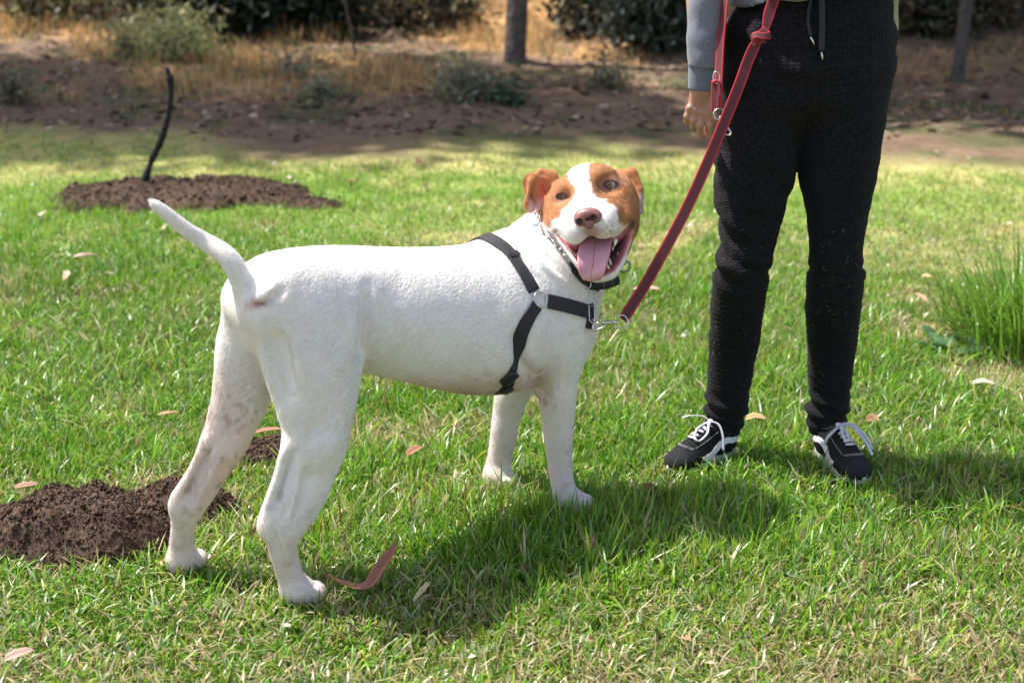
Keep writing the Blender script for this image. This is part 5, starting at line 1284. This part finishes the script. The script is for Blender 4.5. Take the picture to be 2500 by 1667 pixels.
m = MB(); m.tube(catmull([wrist + [0, 0, .002], (wrist + cuffT) / 2, cuffT + [0, 0, .006]], 14), np.interp(np.linspace(0, 1, 14), [0, .1, .8, 1], [.0262, .0275, .0292, .030]), 40)
V = np.vstack(m.V); V = V + norm(V - np.array([wrist[0], wrist[1], 0]) * [1, 1, 0] - V * [0, 0, 1]) * (.0006 * np.sin(np.arctan2(V[:, 1] - wrist[1], V[:, 0] - wrist[0]) * 60))[:, None]; m.V = [V]
m.build('cuff', clothmat('grey_rib', (.13, .145, .18), .3), person)
hL_ = pw(1914, -62, 2.93); elbL = np.array([SHX + .25, .03, 1.10]); shL_ = np.array([SHX + .185, YS, 1.40])
sleeve([hL_ + (elbL - hL_) * .25, (hL_ + elbL) / 2, elbL, (elbL + shL_) / 2 + [.01, 0, 0], shL_], [.030, .036, .042, .050, .062], 'sleeve')
# pale shirt tail hanging behind the hip
M_PALE = mat('pale_cloth', (.55, .58, .42), .85, trans=.45, bump=(200, .3, .001))
g = []
uvt = [(-60, 2120, 2204), (-20, 2138, 2196), (20, 2150, 2190), (50, 2155, 2192), (80, 2160, 2192), (115, 2165, 2188), (150, 2168, 2184), (172, 2170, 2177)]
for v, a, b in uvt:
    for t in np.linspace(0, 1, 8): g.append(pw(a - 30 + (b - a + 30) * t, v, 3.13 + .02 * math.sin(t * 6 + v * .02)))
i, j = np.meshgrid(np.arange(len(uvt) - 1), np.arange(7), indexing='ij')
so_ = mesh('shirt_tail', np.array(g), np.stack([i * 8 + j, i * 8 + j + 1, (i + 1) * 8 + j + 1, (i + 1) * 8 + j], -1).reshape(-1, 4), M_PALE, person)
q = so_.modifiers.new('thick', 'SOLIDIFY'); q.thickness = .004; q = so_.modifiers.new('soft', 'SUBSURF'); q.levels = q.render_levels = 2

# ---- body: one continuous skin, hands with five fingers
hz = wrist[2]
BX = np.unique(np.concatenate([np.arange(-.32, wrist[0] - .045, .009), np.arange(wrist[0] - .045, wrist[0] + .055, .0016), np.arange(wrist[0] + .055, .40, .009)]))
BY = np.unique(np.concatenate([np.arange(-.26, wrist[1] - .07, .009), np.arange(wrist[1] - .07, wrist[1] + .06, .0022), np.arange(wrist[1] + .06, .22, .009)]))
BZ = np.unique(np.concatenate([np.arange(.02, hz - .13, .009), np.arange(hz - .13, hz + .02, .0016), np.arange(hz + .02, 1.76, .008)]))
FB = Field(BX, BY, BZ)
for z0, rx, ry in ((.95, .150, .10), (1.05, .140, .095), (1.15, .135, .09), (1.25, .150, .095), (1.34, .150, .09)):
    FB.ell((SHX, YS, z0), (rx, ry, .08), None, .03)
FB.cone((SHX - .13, YS, 1.385), (SHX + .13, YS, 1.385), .042, .042, .04)
FB.cone((SHX, YS, 1.38), (SHX, YS - .01, 1.52), .052, .050, .03)
for key in 'ab':
    P, Rr = AXL[key]; FB.chain(list(P[::3]), list(Rr[::3] - .022), .02)
for s_, a0 in ((-1, LEG['a'][0]), (1, LEG['b'][0])):
    an_ = pw((a0[1] + a0[2]) / 2, a0[0], 3.10); FB.cone(an_, (an_[0], an_[1], .06), .026, .028, .01)
FB.chain([shR, elbR, cuffT, wrist], [.045, .036, .026, .022], .01)
FB.chain([shL_, elbL, hL_ + (elbL - hL_) * .25, hL_], [.045, .036, .024, .022], .01)
HC = np.array([SHX, YS - .025, 1.615])
FB.ell(HC + [0, .015, .02], (.072, .090, .088), None, .02); FB.ell(HC + [0, -.03, -.045], (.052, .05, .058), None, .03); FB.ell(HC + [0, -.062, -.085], (.022, .02, .018), None, .02)
FB.cone(HC + [0, -.082, .005], HC + [0, -.100, -.035], .008, .012, .012); FB.ell(HC + [0, -.086, -.062], (.024, .010, .009), None, .006)
for s_ in (-1, 1):
    FB.ell(HC + [s_ * .03, -.092, .008], (.016, .012, .012), None, .012, 'sub'); FB.ell(HC + [s_ * .073, .01, -.01], (.008, .018, .032), None, .006)
def hnd(u, v, y=0.0): return W(u, v, 3.02 + y) - PO
sh = sc(W(1708, 270, 3.02))
def fing(pts, r):
    P = [hnd(*p) for p in pts]; FB.chain(P, [x * sh for x in r], .0035)
# back of the hand
FB.chain([hnd(1711, 218), hnd(1709, 236)], [24 * sh, 25 * sh], .008, 'add', (np.array([0, 1.0, 0]), .72))
for k, (u, v) in enumerate(((1684, 266), (1696, 272), (1710, 277), (1724, 279))):
    FB.chain([hnd(1700 + k * 7, 232), hnd(u, v, -.004)], [11 * sh, 9.2 * sh], .007)
    FB.ell(hnd(u, v - 2, -.008), (8 * sh, 8 * sh, 7 * sh), None, .006)
fing([(1683, 266, -.004), (1678, 284, -.004), (1678, 297, .008), (1684, 296, .024), (1690, 288, .028)], [9, 8.5, 8, 7, 6.2])
fing([(1696, 272, -.004), (1693, 294, -.008), (1692, 309, .004), (1698, 308, .024), (1703, 297, .030)], [9.2, 9, 8.5, 7.5, 6.6])
fing([(1710, 277, -.004), (1709, 305, -.010), (1709, 329, .002), (1714, 328, .022), (1718, 315, .030)], [9.6, 9.2, 8.8, 7.8, 6.8])
fing([(1724, 279, -.004), (1731, 306, -.008), (1731, 334, .004), (1731, 334, .020), (1730, 322, .028)], [9.6, 9.2, 8.6, 7.6, 6.6])
fing([(1727, 238, .002), (1739, 262, -.008), (1744, 286, -.006), (1742, 304, .004)], [11, 9.5, 8.6, 7.0])
# the other hand, closed round the leash above the frame
hc = hL_; FB.ell(hc + [-.01, -.005, .0], (.036, .018, .038), None, .012)
for k in range(4):
    z0 = .026 - k * .018; FB.chain([hc + [-.03, -.016, z0], hc + [-.045, -.036, z0], hc + [-.022, -.046, z0 - .002], hc + [-.006, -.034, z0 - .002]], [.010, .0095, .009, .008], .004)
FB.chain([hc + [.006, -.014, .03], hc + [-.008, -.036, .044], hc + [-.030, -.046, .040]], [.012, .011, .009], .005)
BV, BQ = FB.surface(); BV = relax(BV, BQ, 3)
# knuckle tendons and creases
bc = np.tile(np.array([.36, .19, .125]), (len(BV), 1)) * (.9 + .25 * fbm3(BV * 120, 3))[:, None]
kn_ = np.zeros(len(BV))
for u, v in ((1684, 266), (1696, 272), (1710, 277), (1724, 279), (1678, 284), (1693, 294), (1709, 305), (1731, 306)): kn_ = np.maximum(kn_, np.exp(-(np.linalg.norm(BV - hnd(u, v, -.01), axis=1) / .009) ** 2))
bc = mixc(bc, (.50, .24, .17), kn_ * .5)
M_SKIN = mat('skin', (.45, .27, .18), .5, attr='col', bump=(500, .3, .0006), sss=(.1, (.01, .004, .002)))
mesh('body', BV, BQ, M_SKIN, person, col=bc)
# hair and eyes of the head above the frame
FH = Field(np.arange(HC[0] - .12, HC[0] + .12, .005), np.arange(HC[1] - .14, HC[1] + .15, .005), np.arange(HC[2] - .20, HC[2] + .14, .005))
FH.ell(HC + [0, .022, .028], (.084, .098, .094), None, 0); FH.cone(HC + [0, .07, -.02], HC + [0, .085, -.14], .06, .03, .03); FH.ell(HC + [0, -.10, -.035], (.066, .075, .085), None, .01, 'sub')
v_, q_ = FH.surface(); v_ = relax(v_, q_, 2); v_ = v_ + vnormals(v_, q_) * (.004 * np.sin(np.arctan2(v_[:, 0] - HC[0], v_[:, 1]) * 30))[:, None]
mesh('hair', v_, q_, mat('dark_hair', (.02, .014, .010), .5), person)
M_WEYE = mat('human_eye', (.6, .6, .6), .15)
for s_ in (-1, 1):
    m = MB(); m.ell(HC + [s_ * .03, -.078, .006], .011, k=20); m.ell(HC + [s_ * .03, -.086, .004], .005, k=12, c=(0, 0, 0)); m.build('eye', mat('human_eye', (.5, .5, .5), .2, attr='col'), person)

# ---- shoes
M_CANVAS = mat('black_suede', (.008, .008, .009), .85, bump=(700, .5, .0008), spec=.25)
M_TOE = mat('toe_suede', (.016, .016, .019), .9, bump=(900, .6, .0008), spec=.25)
M_RUBBER = mat('white_rubber', (.62, .61, .58), .5, noise=(60, .15)); M_LACE = mat('lace', (.50, .49, .55), .8, bump=(900, .5, .0006)); M_STITCH = mat('stitch', (.62, .6, .58), .7)
M_STRIPE = mat('white_leather', (.66, .66, .70), .5)
def shoe(heel, ang, side, bow, label=None):
    """heel: ground point; ang: heading; side +1: the striped side seen is to the shoe's left"""
    f = np.array([math.cos(ang), math.sin(ang), 0]); l = np.array([-f[1], f[0], 0]); up = np.array([0, 0, 1.0])
    A = np.stack([f, l, up]); o = np.asarray(heel) - PO
    se = bpy.data.objects.new('shoe', None); COL.objects.link(se); se.parent = person; se.location = o; se.scale = (.86, .86, .80)
    if label: se['label'] = label
    def T(P): return np.atleast_2d(P) @ A
    LEN = .262
    F = Field(np.arange(-.01, .28, .0035), np.arange(-.06, .06, .0035), np.arange(-.002, .13, .0035))
    F.ell((.050, 0, .045), (.046, .035, .050), None, .01); F.ell((.115, 0, .040), (.075, .038, .042), None, .03); F.ell((.190, .003 * side, .032), (.060, .044, .032), None, .03)
    F.ell((.222, .004 * side, .028), (.040, .038, .026), None, .02)
    F.cone((.055, 0, .06), (.058, 0, .098), .035, .033, .02); F.chain([(.105, 0, .088), (.150, 0, .066), (.190, 0, .050)], [.022, .024, .024], .02)
    F.custom((-1, -1, -1), (1, 1, .02), lambda P: P[:, 2] - .016, 0, 'sub')
    V, Q = F.surface(); V = relax(V, Q, 2)
    BT = BVHTree.FromPolygons([tuple(p) for p in V], [tuple(q) for q in Q.tolist()])
    def sn(p, off=.0012):
        h = BT.find_nearest(Vector(p)); nn = np.array(h[1]); return np.array(h[0]) + nn * off, nn
    toe = (V[:, 0] > .212 + .25 * (V[:, 1] / .044) ** 2 * .06) & (V[:, 2] < .2)
    ft = toe[Q].all(1)
    def part(name, fm, mt):
        qq = Q[fm]; u_, inv = np.unique(qq, return_inverse=True); return mesh(name, T(V[u_]), inv.reshape(-1, 4), mt, se)
    part('upper', ~ft, M_CANVAS); part('toe_cap', ft, M_TOE)
    # sole
    t = np.linspace(0, 2 * np.pi, 56, endpoint=False); n_ = 56
    x = LEN / 2 + LEN / 2 * np.cos(t) * 1.0; wx = np.interp(x, [0, .03, .10, .19, .235, LEN], [.020, .035, .034, .047, .043, .018]); y = np.sign(np.sin(t)) * wx * np.sqrt(np.clip(1 - ((x - LEN / 2) / (LEN / 2)) ** 8, 0, 1)) * np.abs(np.sin(t)) ** .25
    ring = lambda s_, z: np.stack([LEN / 2 + (x - LEN / 2) * s_, y * s_, np.full(n_, z)], -1)
    m = MB(); Vs = np.vstack([ring(.96, 0), ring(1.0, .003), ring(1.01, .026), ring(.985, .029), ring(.93, .028)]); i, j = np.meshgrid(np.arange(4), np.arange(n_), indexing='ij')
    m.add(Vs, [np.stack([i * n_ + j, i * n_ + (j + 1) % n_, (i + 1) * n_ + (j + 1) % n_, (i + 1) * n_ + j], -1).reshape(-1, 4)]); m.build('sole', M_RUBBER, se, tf=T)
    # side stripe, on both sides
    for sd_ in (side, -side):
        P = np.array([sn((a, sd_ * .06, b))[0] for a, b in catmull([(.006, .062), (.030, .061), (.055, .062), (.078, .068), (.098, .066), (.116, .052), (.134, .038), (.158, .034), (.176, .042)], 36)])
        Nn = np.array([sn((a, sd_ * .06, b))[1] for a, b in catmull([(.006, .062), (.030, .061), (.055, .062), (.078, .068), (.098, .066), (.116, .052), (.134, .038), (.158, .034), (.176, .042)], 36)])
        m = MB(); m.ribbon(P, Nn, np.interp(np.linspace(0, 1, 36), [0, .6, .85, 1], [.015, .018, .019, .008]), .0012, xs=(-1, -.8, 0, .8, 1)); m.build('side_stripe', M_STRIPE, se, tf=T)
    # stitched seams
    m = MB()
    for off in (0, .005):
        for a in np.linspace(-1, 1, 26):
            p, nn = sn((.208 + off - .012 * a * a, a * .036, .075)); p2, _ = sn((.208 + off - .012 * (a + .045) ** 2, (a + .045) * .036, .075)); m.tube(np.array([p, p2]), .0007, 4)
    for sd_ in (-1, 1):
        for a in np.linspace(0, 1, 20):
            p, nn = sn((.098 + .085 * a, sd_ * (.026 - .004 * a), .09 - .03 * a)); p2, _ = sn((.098 + .085 * (a + .03), sd_ * (.026 - .004 * a), .09 - .03 * a)); m.tube(np.array([p, p2]), .0007, 4)
    so2 = m.build('stitching', M_STITCH, se, tf=T); so2['kind'] = 'stuff'
    # laces
    for k in range(5):
        xx = .118 + k * .0175; P = []; 
        for a in np.linspace(-1, 1, 9): P.append(sn((xx + .004 * a * a * (1 if k % 2 else -1), a * .023, .12), .003 + .003 * (1 - a * a))[0])
        m = MB(); m.ribbon(np.array(P), np.repeat(np.array([[.35, 0, 1.0]]), 9, 0), .0085, .0025, xs=(-1, 0, 1)); m.build('lace', M_LACE, se, tf=T)
    kz, _ = sn((.104, 0, .13), .006)
    for L_ in bow:
        P = catmull([kz] + [kz + np.array(q) for q in L_], 26); T_ = tangents(P); Nn = norm(np.cross(T_, np.array([[.2, 1, .35]]))); m = MB(); m.ribbon(P, Nn, .0075, .0022, xs=(-1, 0, 1)); m.build('lace', M_LACE, se, tf=T)
    m = MB(); m.ell(kz, (.008, .009, .007)); m.build('lace_knot', M_LACE, se, tf=T)
    # loop at the collar lining
    m = MB(); P = [sn((.055 + .036 * math.cos(a), .034 * math.sin(a), .094 + .006 * math.cos(a)), .001)[0] for a in np.linspace(0, 2 * np.pi, 26, endpoint=False)]; m.tube(np.array(P), .003, 8, closed=True); m.build('collar', M_CANVAS, se, tf=T)
    return se
hA = G(1792, 1098); tA = G(1648, 1150); aA = math.atan2(tA[1] - hA[1], tA[0] - hA[0])
hB = G(2000, 1096); tB = G(2092, 1172); aB = math.atan2(tB[1] - hB[1], tB[0] - hB[0])
shoe(hA, aA, 1, [[(.01, -.02, .012), (.02, -.055, .006), (.03, -.075, -.004)], [(.02, .012, -.002), (.045, .030, -.016), (.075, .030, -.030), (.070, .008, -.026), (.040, -.006, -.010), (.008, 0, 0)], [(0, .03, -.002), (.004, .050, -.030), (.006, .056, -.070)]], 'left sneaker of the two in the photograph, toe turned outward')
shoe(hB, aB, -1, [[(.02, -.02, -.004), (.03, -.045, -.02), (.028, -.052, -.045)], [(.02, -.004, .002), (.045, -.008, -.016), (.060, -.004, -.028), (.045, .006, -.016), (.01, .004, 0)], [(.01, .03, .004), (.045, .055, -.020), (.075, .062, -.050)], [(.02, .03, .0), (.06, .048, -.03), (.10, .05, -.055)]], 'right sneaker of the two in the photograph')
# ================================================================== fallen leaves one can point at
M_DRYLEAF = mat('dry_leaf', (.36, .17, .11), .6, attr='col', bump=(300, .5, .001), trans=.12, spec=.3)
def fallen(px, w, colr, label, z=.028, prof=None, name='dry_leaf', curl=.35):
    q = catmull([(a, b, c) for a, b, c in px], 30); P = np.array([G(a, b, z + c) for a, b, c in q]); c0 = np.array([P[15][0], P[15][1], 0]); e = empty(name, c0, 0, label, 'leaf')
    t = np.linspace(0, 1, 30); wf = np.interp(t, *(prof or ([0, .15, .5, .85, 1], [.15, .7, 1, .7, .1])))
    T_ = tangents(P); N_ = norm(np.array([0, -.35, 1.0]) - T_ * (T_ @ np.array([0, -.35, 1.0]))[:, None]); S_ = np.cross(T_, N_)
    V = []; C = []
    for s_ in np.linspace(-1, 1, 5): V.append(P + S_ * (w / 2 * wf * s_)[:, None] + N_ * (w * curl * s_ * s_ * wf)[:, None]); C.append(np.array(colr) * (.85 + .3 * fbm2(t * 30, t * 0 + s_ * 4, 3, 3))[:, None] * (.8 if abs(s_) < .1 else 1))
    V = np.stack(V, 1).reshape(-1, 3) - c0; i, j = np.meshgrid(np.arange(29), np.arange(4), indexing='ij')
    o = mesh('blade', V, np.stack([i * 5 + j, i * 5 + j + 1, (i + 1) * 5 + j + 1, (i + 1) * 5 + j], -1).reshape(-1, 4), M_DRYLEAF, e, col=np.stack(C, 1).reshape(-1, 3)); k = o.modifiers.new('thick', 'SOLIDIFY'); k.thickness = .0008
R1 = (.40, .17, .115)
fallen([(800, 1402, 0), (830, 1420, .0), (865, 1432, 0), (890, 1434, 0), (910, 1420, .004), (930, 1385, .012), (955, 1350, .02), (967, 1318, .035)], .022, R1, 'long curled reddish-brown leaf lying before the near hind paw', .03, ([0, .2, .45, .6, .8, 1], [.12, .45, .8, 1, .9, .08]))
fallen([(35, 1190, 0), (60, 1186, .003), (95, 1180, .006)], .016, (.38, .22, .15), 'narrow brown leaf in the grass above the soil mound at the left edge')
fallen([(615, 1058, 0), (650, 1050, .004), (690, 1046, .006)], .012, (.45, .22, .15), 'thin reddish leaf behind the dog\'s hind legs')
fallen([(992, 1112, 0), (1012, 1100, .004), (1030, 1090, .006)], .022, (.38, .19, .12), 'brown leaf in the grass under the dog\'s belly')
fallen([(1820, 1024, 0), (1842, 1018, .006), (1870, 1022, .004)], .020, (.50, .34, .17), 'tan leaf between the person\'s shoes')
fallen([(1572, 1180, .0), (1588, 1196, .004), (1604, 1204, 0)], .026, (.16, .07, .045), 'dark brown leaf in the shade left of the shoes')
fallen([(2372, 936, 0), (2400, 932, .004), (2430, 938, .0)], .016, (.60, .50, .42), 'pale strip of leaf at the right edge below the tall grass')
fallen([(2232, 716, 0), (2250, 726, .004), (2262, 736, 0)], .018, (.42, .24, .17), 'reddish leaf in the lawn between the trousers and the tall grass')
fallen([(1545, 706, 0), (1580, 704, .004), (1612, 706, .002)], .018, (.62, .42, .30), 'pale tan leaf behind the leash clip')
fallen([(160, 662, .004), (164, 672, .004), (156, 684, 0)], .022, (.58, .36, .26), 'pinkish leaf on the lawn left of the dog\'s tail')
fallen([(178, 628, 0), (205, 624, .006), (235, 622, 0)], .020, (.50, .34, .26), 'flat tan leaf on the lawn above the pinkish one')
fallen([(1010, 1465, 0), (1032, 1440, .01), (1050, 1420, .02)], .010, (.52, .44, .26), 'thin straw-coloured leaf standing in the grass below the dog\'s shadow')
fallen([(10, 1612, 0), (40, 1600, .004), (82, 1585, .006)], .020, (.52, .34, .27), 'pinkish brown leaf in the bottom left corner')
fallen([(1432, 1345, 0), (1440, 1325, .006), (1442, 1305, .012)], .018, (.36, .19, .13), 'brown leaf inside the dog\'s shadow')
fallen([(2115, 1028, 0), (2130, 1022, .004), (2146, 1030, 0)], .022, (.30, .16, .09), 'crumpled brown leaf right of the right shoe')
fallen([(385, 1012, 0), (410, 1008, .004), (440, 1006, 0)], .010, (.50, .30, .18), 'slim orange leaf in the lawn left of the far hind leg')
